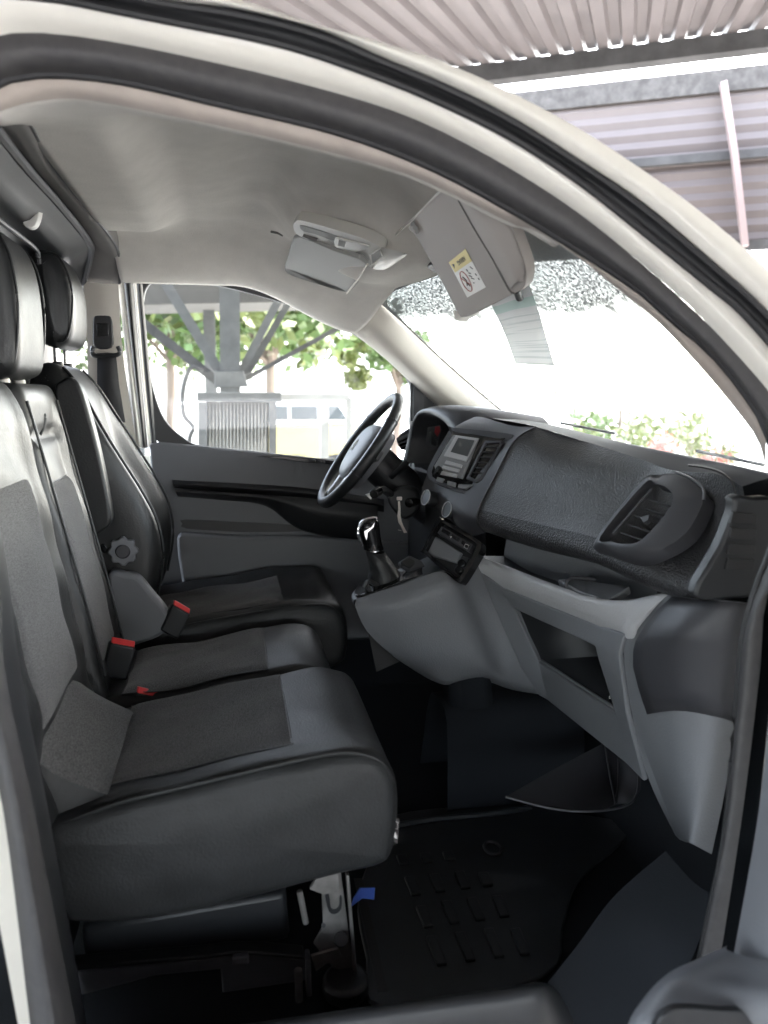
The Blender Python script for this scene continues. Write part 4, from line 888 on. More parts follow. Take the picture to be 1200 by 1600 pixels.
dv = empty('air_vent', van, P(632, 690, .62)); dv['label'] = 'dark louvred vent between steering wheel and cluster hood'
slab('vent_bezel', spline([P(*p, .60) for p in ((620, 684), (640, 668), (660, 665), (660, 700), (636, 704), (624, 700))], 3, True), (.05, .02, 0), M_soft, dv, bevel=.004)
for k in range(4): slab('slat', [P(619+k*2, 685+k*5, .597), P(640, 676+k*6, .597), P(640, 679+k*6, .597), P(620+k*2, 688+k*5, .597)], (.012, 0, .003), M_radio if k == 0 else M_gloss, dv, bevel=.0006)
patch('driver_side_panel', [[P(745, 650, .5), P(715, 650, .76)], [P(655, 700, .6), P(650, 712, .76)], [P(650, 760, .6), P(640, 770, .76)], [P(650, 880, .6), P(640, 900, .76)], [P(690, 960, .6), P(690, 960, .78)]], M_black, da, n=4)
# ------------------------------------------------------------------ steering wheel and column
sw = empty('steering_wheel', van, (.39, .38, .69))
C = Vector((.392, .38, .692)); T = Vector((.236, 0, .325)).normalized(); Y = Vector((0, 1, 0)); Nn = T.cross(Y).normalized()
if Nn.x > 0: Nn = -Nn
def wp(u, v, h=0): return C + Y*u + T*v + Nn*h
rp_ = [wp(math.cos(a)*.188, math.sin(a)*.190, .012) for a in [2*math.pi*i/64 for i in range(64)]]
sweep('rim', rp_, circ(.0165, 12, .0175), M_leather, sw, closed=True, up=Nn)
for a in (R(35), R(145), R(-20), R(200)): 
    tube('stitch_seam', [wp(math.cos(a)*.188+math.cos(q)*.0172*math.cos(a), math.sin(a)*.190+math.cos(q)*.0172*math.sin(a), .012+math.sin(q)*.018) for q in [2*math.pi*i/14 for i in range(14)]], .0012, M_sealdark, sw, n=5, closed=True)
hub = [(-.085, .05), (-.055, .075), (0, .082), (.055, .075), (.085, .05), (.088, 0), (.07, -.05), (.035, -.085), (-.035, -.085), (-.07, -.05), (-.088, 0)]
hs = spline([Vector((a, b, 0)) for a, b in hub], 4, True)
hr = []
for sc_, h in ((1.02, -.045), (1.05, -.02), (1.0, .004), (.9, .018), (.6, .026), (.25, .028), (.02, .028)): hr.append([wp(v.x*sc_*1.22, v.y*sc_*1.15, h+.006) for v in hs])
gridmesh('airbag_cover', hr, M_doorgrey, sw, close_u=True, sub=1)
for (a0, b0), (a1, b1), wd in (((-.08, .0), (-.18, .01), .05), ((.08, .0), (.18, .01), .05)):
    slab('spoke', [wp(a0, b0-wd/2, .012), wp(a1, b1-wd/3, .012), wp(a1, b1+wd/3, .012), wp(a0, b0+wd/2, .012)], -Nn*.03, M_soft, sw, bevel=.006)
for s_ in (-1, 1): slab('lower_spoke', [wp(s_*.03, -.08, .01), wp(s_*.05, -.18, .01), wp(s_*.072, -.175, .01), wp(s_*.065, -.06, .01)], -Nn*.02, M_silver, sw, bevel=.005)
chev = [(-.02, -.012), (0, .004), (.02, -.012), (.02, -.004), (0, .012), (-.02, -.004)]
for dy in (.012, -.006): slab('badge', [wp(a, b+dy, .0335) for a, b in chev], Nn*.003, M_chrome, sw, bevel=.0005)
col_ = empty('steering_column', van, (.5, .38, .6))
soft_c = [C-Nn*.03, C-Nn*.10+Vector((0, 0, -.01)), C-Nn*.22+Vector((0, 0, -.02)), C-Nn*.34+Vector((0, 0, -.02))]
sweep('column_shroud', soft_c, circ(.062, 20, .058), M_black, col_)
slab('ignition_pod', spline([P(*p, .29) for p in ((605, 778), (625, 760), (650, 765), (656, 785), (650, 802), (632, 812), (615, 800))], 4, True), (.03, .07, 0), M_black, col_, bevel=.01, seg=3)
ic = P(643, 785, .285); rod('ignition_lock', ic+Vector((-.012, -.012, .0)), ic+Vector((.02, .02, 0)), .014, M_gloss, col_, bevel=.002)
tube('stalk', [P(612, 745, .30), P(628, 730, .24), P(640, 718, .18)], .009, M_black, col_, n=10)
tube('stalk', [P(612, 772, .30), P(600, 765, .20), P(590, 768, .14)], .010, M_black, col_, n=10)
rod('stalk_end', P(592, 767, .15), P(584, 772, .11), .013, M_gloss, col_, bevel=.003)
slab('stalk_mark', [P(571, 773, .2), P(583, 770, .2), P(580, 781, .2)], (0, .01, 0), M_white, col_, bevel=.001)
key = empty('key_tag', loc=P(624, 778, .27)); tag(key, 'pale paper tag hanging from the ignition key below the steering wheel', 'key tag')
Mt = mat('pale tag card', (.85, .78, .73), .7)
box('tag_clip', P(624, 779, .27), (.016, .006, .011), Mt, key, None, .002)
gridmesh('tag_ribbon', [[P(621.5, 783, .27), P(625, 783, .27)], [P(622, 797, .27), P(626, 796, .268)], [P(620.5, 806, .268), P(626, 806, .265)], [P(622, 816, .268), P(627.5, 814, .266)], [P(626, 822, .268), P(630, 821, .268)], [P(631, 833, .268), P(636, 832, .268)]], Mt, key, solid=.0012)
tube('tag_string', [P(622, 828, .268), P(627, 829, .268)], .001, Mt, key, n=5)
# ------------------------------------------------------------------ open passenger door at the right edge
pd = empty('passenger_door', van, (.95, -1.1, -.3)); pd['label'] = 'open door at the right edge with grey pocket moulding'
patch('door_trim', [[P(1212, 1000, -1.00), P(1188, 1250, -1.00), P(1152, 1460, -1.0), P(1140, 1520, -1.0)], [P(1260, 1000, -1.10), P(1245, 1250, -1.10), P(1215, 1460, -1.10), P(1200, 1520, -1.1)], [P(1400, 1000, -1.25), P(1400, 1250, -1.25), P(1400, 1460, -1.25), P(1400, 1600, -1.25)]], M_doorgrey, pd, n=5)
dO, dE = Vector((.95, -.99, 0)), Vector((1.12, -1.98, 0)); zv = lambda p, z: Vector((p.x, p.y, z))
slab('door_panel', [zv(dO, -.35), zv(dE, -.35), zv(dE, .68), zv(dO, .70)], (.07, .01, 0), M_doorgrey, pd, bevel=.01)
slab('door_skin', [zv(dO, -.36)+Vector((.078, .012, 0)), zv(dE, -.36)+Vector((.078, .012, 0)), zv(dE, .68)+Vector((.078, .012, 0)), zv(dO, .70)+Vector((.078, .012, 0))], (.01, .002, 0), M_paint, pd, bevel=.004)
wo_ = [zv(dO, .70), zv(dO.lerp(dE, .45), 1.16), zv(dE, 1.28), zv(dE, .68)]; wn_ = [zv(dO.lerp(dE, .14), .72), zv(dO.lerp(dE, .47), 1.09), zv(dO.lerp(dE, .93), 1.21), zv(dO.lerp(dE, .93), .71)]
ringslab('door_window_frame', wo_, wn_, (.05, .01, 0), M_black, pd, bevel=.004)
mesh('door_window', [p+Vector((.025, 0, 0)) for p in wn_], [(0, 1, 2, 3)], M_glass, pd)
tube('door_edge', spline([P(1216, 1000, -.99), P(1206, 1120, -.99), P(1196, 1220, -.99), P(1188, 1290, -.99)], 5), .004, M_paint, pd, n=6)
patch('pocket', [[P(1136, 1478, -1.02), P(1095, 1496, -1.03), P(1045, 1520, -1.05), P(1005, 1560, -1.07), P(978, 1610, -1.09), P(965, 1700, -1.1)],
                 [P(1140, 1486, -1.06), P(1100, 1506, -1.08), P(1055, 1530, -1.10), P(1020, 1565, -1.11), P(994, 1610, -1.12), P(985, 1700, -1.13)],
                 [P(1200, 1500, -1.10), P(1160, 1525, -1.11), P(1110, 1545, -1.12), P(1070, 1575, -1.13), P(1045, 1615, -1.14), P(1040, 1700, -1.15)],
                 [P(1400, 1500, -1.2), P(1350, 1545, -1.2), P(1280, 1575, -1.18), P(1240, 1600, -1.17), P(1200, 1640, -1.16), P(1200, 1700, -1.16)]], M_doorgrey, pd, n=6, sharp=70)
slab('pocket_opening', spline([P(*p, -1.16) for p in ((1028, 1600), (1045, 1582), (1070, 1576), (1130, 1580), (1165, 1585), (1180, 1640), (1030, 1640))], 3, True), (0, .01, 0), M_black, pd, bevel=.002)
# ------------------------------------------------------------------ overhead: lamp, visors
ol = empty('overhead_lamp', van, P(525, 385, .03))
op = Plane(CH(468, 348, .035), CH(478, 375, .03), CH(590, 400, .03))
def oq(pts, off=0, cv=0):
    q = [op.on(x, y, off-.013) for x, y in pts]; return spline(q, cv, True) if cv else q
slab('lamp_housing', oq([(458, 352), (462, 346), (474, 345), (560, 370), (590, 384), (598, 394), (592, 408), (580, 418), (574, 412), (478, 373), (462, 364)], .018, 3), -op.n*.03, M_lamp, ol, bevel=.006, seg=3)
slab('lamp_recess', oq([(468, 354), (476, 353), (530, 370), (532, 374), (526, 378), (492, 366), (474, 362)], .019, 2), -op.n*.004, M_visorgrey, ol, bevel=.001)
slab('lamp_lens', oq([(524, 372), (540, 376), (572, 384), (576, 388), (562, 394), (548, 394), (526, 388), (522, 382)], .022, 2), -op.n*.006, mat('clear lamp lens', (.62, .62, .58), .15), ol, bevel=.002)
slab('lamp_switch', oq([(529, 376), (540, 379), (538, 387), (527, 384)], .024), -op.n*.006, M_visorgrey, ol, bevel=.001)
slab('lamp_switch', oq([(474, 367), (496, 374), (494, 378), (472, 370)], .021), -op.n*.004, M_linerdark, ol, bevel=.001)
slab('map_light', oq([(580, 398), (594, 390), (596, 400), (582, 412)], .022), -op.n*.004, M_visorgrey, ol, bevel=.001)
tube('map_light_rim', oq([(578, 398), (594, 388), (597, 401), (581, 415), (578, 398)], .022), .0018, M_lamp, ol, n=6)
patch('rear_cover', [[op.on(*p, .004) for p in ((596, 386), (620, 392), (636, 396))], [op.on(*p, .006) for p in ((592, 408), (612, 406), (636, 397))], [op.on(*p, -.004) for p in ((582, 420), (602, 421), (634, 400))]], M_lamp, ol, n=4)
dvz = empty('driver_sun_visor', van, P(500, 410, .3)); dvz['label'] = 'grey sun visor folded up above the steering wheel'
slab('visor_blade', spline([CH(*p, .045) for p in ((458, 374), (478, 374), (520, 391), (574, 413), (560, 440), (542, 457), (505, 447), (464, 434), (445, 424), (449, 404))], 3, True), (.005, 0, .014), M_visorgrey, dvz, bevel=.004, seg=3)
tube('visor_edge', [CH(574, 413, .048), CH(560, 436, .048), CH(542, 458, .048)], .003, M_trim, dvz, n=6)
tube('visor_pivot', [CH(424, 362, .006), CH(434, 364, .008), CH(442, 368, .006)], .004, M_linerdark, dvz, n=6)
# near visor, swung down
pvz = empty('passenger_sun_visor', van, P(735, 400, -.35)); pvz['label'] = 'taupe sun visor swung down with an airbag warning sticker'
va = Plane(P(645, 352, -.20), P(722, 494, -.19), P(822, 430, -.56))
vc = [(640, 352), (690, 299), (712, 306), (738, 316), (775, 330), (793, 345), (806, 372), (821, 415), (822, 436), (816, 452), (795, 463), (738, 492), (724, 495), (716, 490), (690, 440), (652, 372)]
vs_ = spline([va.on(*p) for p in vc], 4, True)
slab('visor_blade', vs_, -va.n*.02, M_visor, pvz, bevel=.007, seg=4)
fold = [va.on(*p, .001) for p in ((713, 306), (740, 355), (770, 405), (795, 452), (803, 458))]
tube('visor_fold', spline(fold, 5), .0022, M_linerdark, pvz, n=6)
patch('visor_flap', [[va.on(*p, .001) for p in ((714, 307), (741, 356), (771, 406), (797, 452))], [va.on(*p, .007) for p in ((735, 318), (762, 358), (790, 402), (806, 442))], [va.on(*p, .002) for p in ((770, 330), (798, 362), (818, 412), (818, 440))]], M_visor, pvz, n=5, sharp=80)
tube('visor_wire', [P(690, 297, -.33), P(650, 338, -.16), P(613, 372, .0)], .003, M_lamp, pvz, n=6)
for q in ((645, 350), (649, 356), (651, 362)): rod('visor_clip', va.on(*q, .006), va.on(*q, -.012), .005, M_visorgrey, pvz, n=10)
# warning sticker: yellow head with AIRBAG lettering, white field with pictogram rings
My = mat('yellow sticker print', (.80, .68, .25), .5); Mk = mat('dark sticker print', (.12, .11, .10), .6); Mw = mat('white sticker film', (.80, .79, .75), .45)
sA, sB, sC, sD = (701, 410), (727, 389), (759, 449), (730, 465)
slab('sticker', [va.on(*p, .0008) for p in (sA, sB, sC, sD)], -va.n*.0006, Mw, pvz, bevel=0)
slab('sticker_head', [va.on(*p, .0012) for p in ((701, 410), (727, 389), (737, 408), (711, 426))], -va.n*.0005, My, pvz, bevel=0)
def sq2(u, v, off=.0016):   # sticker coordinates: u along the short side, v down
    a = Vector((*sA, 0)); b = Vector((*sB, 0)); d = Vector((*sD, 0)); c = Vector((*sC, 0)); p = a.lerp(b, u).lerp(d.lerp(c, u), v); return va.on(p.x, p.y, off)
tube('sticker_ring', [sq2(.30+.17*math.cos(a), .64+.27*math.sin(a)) for a in [2*math.pi*i/28 for i in range(28)]], .0009, mat('red sticker print', (.5, .2, .18), .6), pvz, n=4, closed=True)
tube('sticker_ring', [sq2(.16, .5), sq2(.44, .78)], .0009, MATS['red sticker print'], pvz, n=4)
for a, b in (((.26, .5), (.34, .62)), ((.34, .62), (.26, .75)), ((.3, .66), (.38, .8))): tube('sticker_pictogram', [sq2(*a), sq2(*b)], .001, Mk, pvz, n=4)
for (u0, v0, u1, v1) in ((.58, .40, .60, .46), (.6, .5, .68, .55), (.56, .56, .66, .62), (.6, .64, .7, .70), (.58, .76, .62, .78), (.8, .40, .86, .48), (.86, .6, .88, .66), (.88, .72, .9, .78)):
    tube('sticker_print', [sq2(u0, v0), sq2(u1, v1)], .0008, Mk, pvz, n=4)
fc = bpy.data.curves.new('sticker_lettering', 'FONT'); fc.body = 'AIRBAG'; fc.size = .0135; fc.align_x = 'CENTER'; fc.align_y = 'CENTER'; fc.extrude = .0002
fo = bpy.data.objects.new('sticker_lettering', fc); COL.objects.link(fo); fc.materials.append(Mk)
o_ = sq2(.56, .155, .0018); xd = (sq2(.1, .155)-sq2(.9, .155)).normalized(); zd = va.n; yd = zd.cross(xd).normalized()
fo.matrix_world = Matrix(((xd.x, yd.x, zd.x, o_.x), (xd.y, yd.y, zd.y, o_.y), (xd.z, yd.z, zd.z, o_.z), (0, 0, 0, 1))); mw = fo.matrix_world.copy()
bpy.context.view_layer.update(); tme = bpy.data.meshes.new_from_object(fo); bpy.data.objects.remove(fo); tme.transform(mw); fo = bpy.data.objects.new('sticker_lettering', tme); COL.objects.link(fo)
setparent(fo, pvz)
tri = [sq2(.10, .09), sq2(.20, .12), sq2(.12, .22)]
slab('sticker_triangle', tri, va.n*.0003, Mk, pvz, bevel=0)
# sheet of paper tucked behind the visor
def paper_mat():
    m = mat('printed paper', (.62, .66, .66), .7); t = m.node_tree; N = t.nodes.new; L = t.links.new; b = t.nodes['Principled BSDF']
    tc = N('ShaderNodeTexCoord'); sx = N('ShaderNodeSeparateXYZ'); L(tc.outputs['UV'], sx.inputs[0])
    wv = N('ShaderNodeTexNoise'); wv.noise_dimensions = '2D'; wv.inputs['Scale'].default_value = 1; mp = N('ShaderNodeMapping'); mp.inputs['Scale'].default_value = (.35, 34, 1)
    L(tc.outputs['UV'], mp.inputs[0]); L(mp.outputs[0], wv.inputs['Vector'])
    rp = N('ShaderNodeValToRGB'); rp.color_ramp.elements[0].position = .56; rp.color_ramp.elements[0].color = (.78, .80, .80, 1); rp.color_ramp.elements[1].position = .62; rp.color_ramp.elements[1].color = (.62, .66, .66, 1)
    L(wv.outputs['Fac'], rp.inputs[0])
    r2 = N('ShaderNodeValToRGB'); r2.color_ramp.interpolation = 'CONSTANT'
    e = r2.color_ramp.elements; e[0].position = 0; e[0].color = (0, 0, 0, 1); e[1].position = .16; e[1].color = (1, 1, 1, 1); q = e.new(.27); q.color = (0, 0, 0, 1)
    L(sx.outputs['Y'], r2.inputs[0]); mx = N('ShaderNodeMix'); mx.data_type = 'RGBA'; L(r2.outputs['Color'], mx.inputs['Factor']); L(rp.outputs['Color'], mx.inputs['A']); mx.inputs['B'].default_value = (.60, .74, .70, 1)
    L(mx.outputs['Result'], b.inputs['Base Color'])
    tl = N('ShaderNodeBsdfTranslucent'); L(mx.outputs['Result'], tl.inputs[0]); ms = N('ShaderNodeMixShader'); ms.inputs[0].default_value = .15
    o = t.nodes['Material Output']; L(b.outputs[0], ms.inputs[1]); L(tl.outputs[0], ms.inputs[2]); L(ms.outputs[0], o.inputs[0]); return m
pr = []
for i in range(13):
    t = i/12; a = P(lerp(738, 782, t), lerp(462, 568, t), -.20); b = P(lerp(798, 845, t), lerp(440, 572, t), -.34)
    pr.append([a.lerp(b, j/8)+Vector((.035+.004*math.sin(j*.9+t*3), 0, 0)) for j in range(9)])
pap = gridmesh('paper_sheet', pr, paper_mat(), sharp=80)
uv = pap.data.uv_layers.new(name='UVMap')
lk = {}
for i in range(13):
    for j in range(9): lk[tuple(round(c, 4) for c in pr[i][j])] = (j/8, i/12)
for lp in pap.data.loops: uv.data[lp.index].uv = lk.get(tuple(round(c, 4) for c in pap.data.vertices[lp.vertex_index].co), (0, 0))
tag(pap, 'printed paper sheet hanging behind the lowered sun visor', 'paper')
sb2 = rod('mirror_bracket', P(807, 452, -.40), P(812, 466, -.36), .008, M_black, ws, bevel=.002)
slab('mirror_edge', [P(*p, -.02) for p in ((708, 484), (716, 492), (740, 484), (738, 490), (716, 502), (710, 500))], (.02, .01, 0), M_lamp, ws, bevel=.002)
box('screen_sensor', P(664, 412, .02)+Vector((.03, 0, 0)), (.03, .05, .03), M_black, ws, rotE(0, R(30), 0), .005)
# bonnet ahead of the windscreen
gridmesh('bonnet', [[Vector((1.12-.1*(abs(y)/.8)**2, y, .60)), Vector((1.35-.1*(abs(y)/.8)**2, y, .53-.05*abs(y))), Vector((1.65-.15*(abs(y)/.8)**2, y, .40-.1*abs(y)))] for y in [-.85+.17*i for i in range(11)]], M_paint, van, solid=.01)
# ------------------------------------------------------------------ the open shed the van stands under
ux = Vector((-.88, .475, 0)).normalized(); vx = Vector((.475, .88, 0)).normalized()     # along the clad wall, and away from the camera
HD = 6.2
def SH(u, v, z): return Vector((0, -1.9, 0)) + ux*u + vx*v + Vector((0, 0, z))
Mroof = mat('pinkish galvanised roof sheet', (.10, .086, .083), .5, metal=.2, var=.12, vscale=3)
Mrail = mat('dull flashing steel', (.075, .07, .066), .9, var=.3, vscale=12, spec=.1)
Mclad = mat('pinkish cladding sheet', (.105, .087, .082), .6, metal=.1, var=.1, vscale=2)
Mbeam = mat('grey painted steel', (.07, .069, .068), .8, var=.25, vscale=6, spec=.15)
Mbeam2 = mat('pale grey steel', (.085, .088, .088), .55, var=.2, vscale=10)
shed = empty('open_shed', loc=SH(0, HD, -.6)); tag(shed, 'open steel shed with ribbed metal roof over the van', 'shed')
pt_ = lambda px, py, v: (lambda d: CAM + d*((SH(0, v, 0)-CAM).dot(vx)/d.dot(vx)))(ray(px, py))
e0 = pt_(1000, 100, HD); zed = e0.z
def zroof(v): return zed + .12 - (HD-v)*.21
def sheet_z(k): return .03 if k in (1, 2) else 0
for s in range(9):                                    # roof sheets side by side, trapezoid ribs
    u0 = -5.4+s*1.02; V = []; F = []; prof = []
    for r in range(6):
        b = r*.17
        prof += [(b, 0), (b+.065, 0), (b+.085, .035), (b+.145, .035), (b+.165, 0)]
    prof.append((1.03, 0))
    for v in (-4.2, 0, 2, 4, HD+.1): V += [SH(u0+a, v, zroof(v)+h+.004*(s % 2)) for a, h in prof]  # roof extended unseen behind the camera to hold back sky light
    n = len(prof)
    for i in range(4):
        for j in range(n-1): F.append((i*n+j, i*n+j+1, (i+1)*n+j+1, (i+1)*n+j))
    mesh('roof_sheet', V, F, Mroof, shed, sharp=20)
bar('eaves_beam', SH(-6, HD, zroof(HD)-.07), SH(4.5, HD, zroof(HD)-.07), .12, .12, Mbeam, shed)
for v in (2.0, -.5, -3): bar('purlin', SH(-6, v, zroof(v)-.07), SH(4.5, v, zroof(v)-.07), .06, .12, Mbeam, shed)
for s in range(10):                                   # unseen low wall, added behind the camera to cut light from that side
    u0 = -5.6+s*1.02; V = []; F = []; nz = 24
    for i in range(nz+1):
        z = lerp(-.55, .45, i/nz); o = .018*(i % 2)+.003*(s % 2); V += [SH(u0, -4.05+o, z), SH(u0+1.03, -4.05+o, z)]
        if i: F.append((2*i-2, 2*i-1, 2*i+1, 2*i))
    mesh('cladding_sheet', V, F, Mclad, shed, sharp=20)
# cladding hung beyond the eaves gap
HV = HD+1.3
q0 = pt_(1000, 158, HV).z; q1 = pt_(1000, 395, HV).z
bar('wall_rail', SH(-7, HV-.05, q0+.07), SH(4.5, HV-.05, q0+.07), .06, .18, Mrail, shed)
for s in range(11):
    u0 = -7+s*1.05; V = []; F = []; nz = 22
    for i in range(nz+1):
        z = lerp(q1, q0, i/nz); o = .018*(i % 2)
        V += [SH(u0, HV-.03-o-.003*(s % 2), z), SH(u0+1.06, HV-.03-o-.003*(s % 2), z)]
        if i: F.append((2*i-2, 2*i-1, 2*i+1, 2*i))
    mesh('cladding_sheet', V, F, Mclad, shed, sharp=20)
zm = lerp(q1, q0, .58); bar('wall_rail', SH(-7, HV-.08, zm), SH(4.5, HV-.08, zm), .05, .07, Mbeam, shed)
bar('wall_rail', SH(-7, HV-.08, q1), SH(4.5, HV-.08, q1), .06, .08, Mbeam, shed)
Mang = mat('pink primer steel', (.26, .20, .19), .6)
for a_, b_ in (((1130, 130), (1148, 245)), ((1148, 245), (1164, 385))): bar('wall_stud', pt_(*a_, HV-.15), pt_(*b_, HV-.15), .10, .05, Mang, shed)
for u in (-6.8, 4.2): bar('shed_post', SH(u, HV-.1, -.6), SH(u, HV-.1, q0), .12, .12, Mbeam2, shed)
for u in (-5.9, 4.3): bar('shed_post', SH(u, -4, -.6), SH(u, -4, zroof(-4)), .12, .12, Mbeam2, shed)
for u in (-5.9, 4.3): bar('shed_post', SH(u, HD, -.6), SH(u, HD, zroof(HD)-.1), .12, .12, Mbeam2, shed)
# ------------------------------------------------------------------ things seen through the driver's window
YB = 4.2
tr = empty('braced_post', loc=P(357, 800, YB)*1.0); tag(tr, 'grey steel post with diagonal braces outside the driver window', 'post')
def rail(name, a, b, y, w_, m, parent, y2=None): return bar(name, P(*a, y), P(*b, y2 or y), w_, w_, m, parent, up=Vector((0, 1, 0)))
rail('post', (358, 380), (362, 900), YB, .15, Mbeam2, tr)
rail('brace', (245, 420), (350, 592), YB, .075, Mbeam2, tr)
rail('brace', (180, 470), (345, 600), YB+.1, .07, Mbeam, tr)
rail('brace', (450, 440), (368, 598), YB, .06, Mbeam2, tr)
rail('brace', (470, 440), (378, 598), YB+.12, .05, Mbeam2, tr)
rail('brace', (560, 495), (380, 594), YB, .035, Mbeam, tr)
slab('canopy_roof', [P(*p, YB+.9) for p in ((60, 380), (545, 380), (530, 470), (60, 480))], (0, 2.2, .15), mat('grey brown canopy', (.06, .056, .05), .8, var=.2, vscale=3), tr, bevel=.005)
slab('gusset', [P(*p, YB-.09) for p in ((335, 580), (380, 580), (388, 604), (335, 606))], (0, .01, 0), Mbeam2, tr, bevel=.003)
# ribbed cabinet with a steel frame
cb = empty('ribbed_cabinet', loc=P(370, 760, YB-.6)); tag(cb, 'pale ribbed metal cabinet standing under the braced post', 'cabinet')
Mcab = mat('pale ribbed metal', (.30, .30, .285), .5, var=.08)
V = []; F = []; nn = 34
for i in range(nn+1):
    px = lerp(325, 418, i/nn); o = .02*(i % 2); V += [P(px, 628, YB-.6-o), P(px, 860, YB-.6-o)]
    if i: F.append((2*i-2, 2*i-1, 2*i+1, 2*i))
mesh('ribbed_panel', V, F, Mcab, cb, sharp=20, solid=.01)
slab('top_beam', [P(*p, YB-.66) for p in ((308, 613), (440, 613), (440, 629), (308, 627))], (0, .5, 0), Mbeam2, cb, bevel=.004)
rail('corner_post', (317, 628), (317, 900), YB-.62, .06, Mbeam2, cb)
rail('corner_post', (426, 628), (426, 900), YB-.62, .05, Mbeam2, cb)
gate = empty('steel_frame', loc=P(480, 800, YB-.5)); tag(gate, 'pale tubular steel frame extending right of the ribbed cabinet', 'frame')
rail('top_rail', (440, 621), (545, 621), YB-.55, .05, Mcab, gate); rail('upright', (507, 621), (507, 900), YB-.55, .06, Mcab, gate); rail('upright', (545, 621), (545, 900), YB-.55, .04, Mcab, gate)
cbl = tube('hanging_cable', spline([P(*p, YB-.1) for p in ((318, 578), (300, 574), (290, 592), (285, 620), (288, 650), (302, 668), (296, 690), (300, 760))], 8), .016, Mbeam, n=8); tag(cbl, 'dark looped cable hanging left of the ribbed cabinet', 'cable')
# trees
Mleaf = [mat('bright leaf', (.05, .09, .014), .6), mat('yellow green leaf', (.085, .105, .02), .6), mat('olive leaf', (.035, .06, .014), .6), mat('russet leaf', (.08, .075, .02), .6)]
Mbark = mat('grey bark', (.13, .10, .08), .9, grain=.4, gscale=30)
def tree(name, base, h, crown_r, nclump, label, mats, trunk=.12, leaf=.13, flat=.8, n_leaf=150):
    t = empty(name, loc=base); b = Vector(base)
    top = b+Vector((.15, .1, h*.55)); tube('trunk', spline([b, b.lerp(top, .5)+Vector((.06, 0, 0)), top, top+Vector((.1, 0, h*.25))], 5), trunk, Mbark, t, n=8, scale=lambda s: 1-.65*s)
    cl = []
    for i in range(nclump):
        a = random.random()*6.28; e = random.uniform(-.5, 1); rr = crown_r*random.uniform(.3, 1)
        cl.append(b+Vector((math.cos(a)*rr*math.cos(e), math.sin(a)*rr*math.cos(e), h*.66+math.sin(e)*rr*flat)))
    for c in cl[:7]: tube('limb', spline([top-Vector((0, 0, h*.1)), top.lerp(c, .5)+Vector((0, 0, .1)), c], 4), trunk*.35, Mbark, t, n=6, scale=lambda s: 1-.7*s)
    per = {}
    for c in cl:
        m = random.choice(mats); V, F = per.setdefault(m.name, ([], []))
        cr = crown_r*random.uniform(.22, .42)
        for _ in range(n_leaf):
            d = Vector((random.gauss(0, 1), random.gauss(0, 1), random.gauss(0, .8))).normalized()*cr*random.random()**.4; p = c+d
            s1 = Vector((random.gauss(0, 1), random.gauss(0, 1), random.gauss(0, 1))).normalized()*leaf; s2 = s1.cross(Vector((random.gauss(0, 1), random.gauss(0, 1), random.gauss(0, 1)))).normalized()*leaf*.5
            o = len(V); V += [p-s1, p+s2, p+s1, p-s2]; F.append((o, o+1, o+2, o+3))
    for k, (V, F) in per.items():
        cr_ = mesh('crown', V, F, MATS[k], t, smoothed=False); cr_['kind'] = 'stuff'
    tag(t, label, 'tree', 'trees beyond the yard'); return t
def ground_at(px, y): p = P(px, 620, y); return Vector((p.x, y, -.6))
tree('broad_tree', ground_at(410, 11), 4.3, 2.2, 26, 'broad green tree right behind the braced post', [Mleaf[0], Mleaf[1], Mleaf[0], Mleaf[2]])
tree('broad_tree', ground_at(255, 13), 4.6, 2.2, 24, 'green tree at the left edge of the driver window', [Mleaf[0], Mleaf[2], Mleaf[1], Mleaf[3]])
tree('small_tree', ground_at(615, 16), 3.4, 1.3, 14, 'small pale green tree beside the white gabled house', [Mleaf[1], Mleaf[0]])
tree('broad_tree', ground_at(300, 17), 5.2, 2.6, 24, 'far tree between the braces of the steel post', [Mleaf[0], Mleaf[2]])
# white gabled house
hs_ = empty('white_house', loc=ground_at(520, 20)); tag(hs_, 'white gabled house wall seen through the driver window', 'house')
Mwall = mat('white render', (.82, .81, .78), .8); 
hx = [P(*p, 20) for p in ((420, 640), (420, 570), (530, 505), (650, 575), (650, 640))]
hx[0].z = hx[4].z = -.6
slab('wall', hx, (0, 6, 0), Mwall, hs_, bevel=0)
for a_, b_ in ((1, 2), (2, 3)):
    d = hx[b_]-hx[a_]; mesh('roof', [hx[a_]-d*.05+Vector((0, -.3, .08)), hx[b_]+d*.02+Vector((0, -.3, .08)), hx[b_]+d*.02+Vector((0, 6.3, .08)), hx[a_]-d*.05+Vector((0, 6.3, .08))], [(0, 1, 2, 3)], mat('pale roof sheet', (.7, .7, .68), .6), hs_, solid=.06)
# yard wall left
yw = box('yard_wall', P(250, 600, 15)+Vector((0, 0, -.6)), (7, .2, 1.7), mat('whitewashed wall', (.74, .73, .70), .85, var=.08, vscale=2), bevel=.01); tag(yw, 'whitewashed yard wall left of the braced post', 'wall')
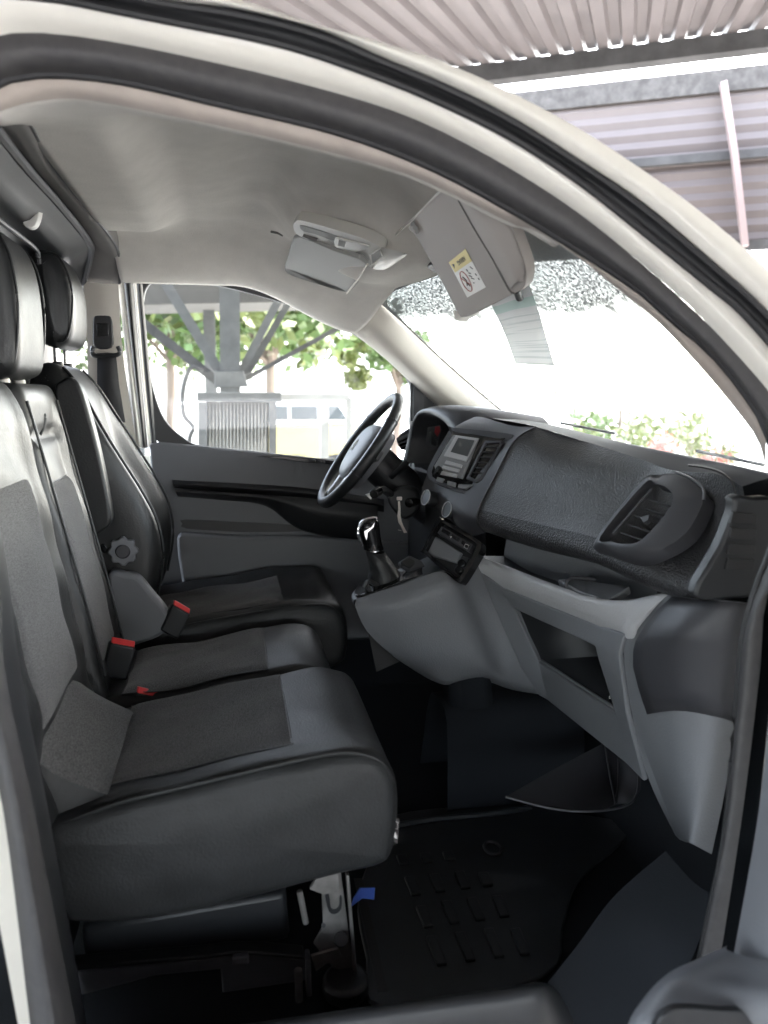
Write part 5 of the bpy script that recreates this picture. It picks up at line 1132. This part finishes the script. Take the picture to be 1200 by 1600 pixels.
# yellow and white bus
bs = empty('parked_bus', loc=ground_at(500, 9)); tag(bs, 'white minibus with yellow lower body parked beyond the frame', 'bus')
bx0 = P(430, 620, 9).x; Mby = mat('yellow coach paint', (.42, .34, .12), .3, coat=.5); Mbw = mat('white coach paint', (.8, .8, .78), .3, coat=.5); Mbg = mat('dark coach glass', (.03, .04, .045), .1)
def bp(px, py): return P(px, py, 9)
z1 = bp(500, 628).z; z0 = -.35; zm_ = bp(500, 664).z; x1 = bp(562, 640).x; x0 = bp(405, 640).x
slab('upper_body', [Vector((x0, 9, zm_)), Vector((x1+.05, 9, zm_)), Vector((x1, 9, zm_+.2)), Vector((x1-.28, 9, z1-.05)), Vector((x1-.45, 9, z1)), Vector((x0, 9, z1))], (0, 1.9, 0), Mbw, bs, bevel=.05, seg=3)
slab('lower_body', [Vector((x0, 8.99, z0)), Vector((x1+.12, 8.99, z0)), Vector((x1+.16, 8.99, zm_-.1)), Vector((x1+.06, 8.99, zm_)), Vector((x0, 8.99, zm_))], (0, 1.92, 0), Mby, bs, bevel=.05, seg=3)
wz0, wz1 = bp(500, 656).z, bp(500, 634).z
for k in range(4):
    xa = x1-.18-k*.42; slab('window', [Vector((xa-.38, 8.97, wz0)), Vector((xa, 8.97, wz0)), Vector((xa-(.12 if k == 0 else 0), 8.97, wz1)), Vector((xa-.38, 8.97, wz1))], (0, .03, 0), Mbg, bs, bevel=.01)
for xw in (x1-.35, x0+.5): 
    rod('wheel', Vector((xw, 8.95, -.28)), Vector((xw, 9.2, -.28)), .32, M_sealdark, bs, bevel=.03)
# ------------------------------------------------------------------ things seen through the windscreen
def bush(name, base, r, label, mats, n=14, leaf=.08):
    t = empty(name, loc=base); per = {}
    tube('stem', [Vector(base), Vector(base)+Vector((0, 0, r))], .04, Mbark, t, n=6)
    for i in range(n):
        a = random.random()*6.28; rr = r*random.random()**.5; c = Vector(base)+Vector((math.cos(a)*rr*1.5, math.sin(a)*rr, r*random.uniform(.5, 1.3)*(1-.4*rr/r)))
        V, F = per.setdefault(random.choice(mats).name, ([], []))
        for _ in range(110):
            d = Vector((random.gauss(0, 1), random.gauss(0, 1), random.gauss(0, 1))).normalized()*r*.4*random.random()**.4; p = c+d
            s1 = Vector((random.gauss(0, 1), random.gauss(0, 1), random.gauss(0, 1))).normalized()*leaf; s2 = s1.cross(Vector((random.gauss(0, 1), random.gauss(0, 1), random.gauss(0, 1)))).normalized()*leaf*.5
            o = len(V); V += [p-s1, p+s2, p+s1, p-s2]; F.append((o, o+1, o+2, o+3))
    for k, (V, F) in per.items(): mesh('foliage', V, F, MATS[k], t, smoothed=False)['kind'] = 'stuff'
    tag(t, label, 'shrub', 'shrubs in the yard'); return t
Mflower = mat('red bloom', (.42, .12, .10), .6)
def far(px, py, d): r_ = ray(px, py).normalized(); return CAM + r_*d
b1 = far(970, 640, 15); bush('leafy_shrub', (b1.x, b1.y, b1.z-1.1), 1.1, 'yellow green shrub beyond the windscreen', [Mleaf[1], Mleaf[1], Mleaf[0]])
b2 = far(1080, 690, 12); bush('flowering_shrub', (b2.x, b2.y, b2.z-.5), .5, 'red flowering shrub at the right of the windscreen', [Mflower, Mflower, Mleaf[1]], n=9, leaf=.05)
ap = rod('thin_pole', far(858, 605, 7)-Vector((0, 0, .3)), far(895, 512, 7), .012, Mbeam2, n=8); tag(ap, 'thin leaning pole beyond the windscreen', 'pole')
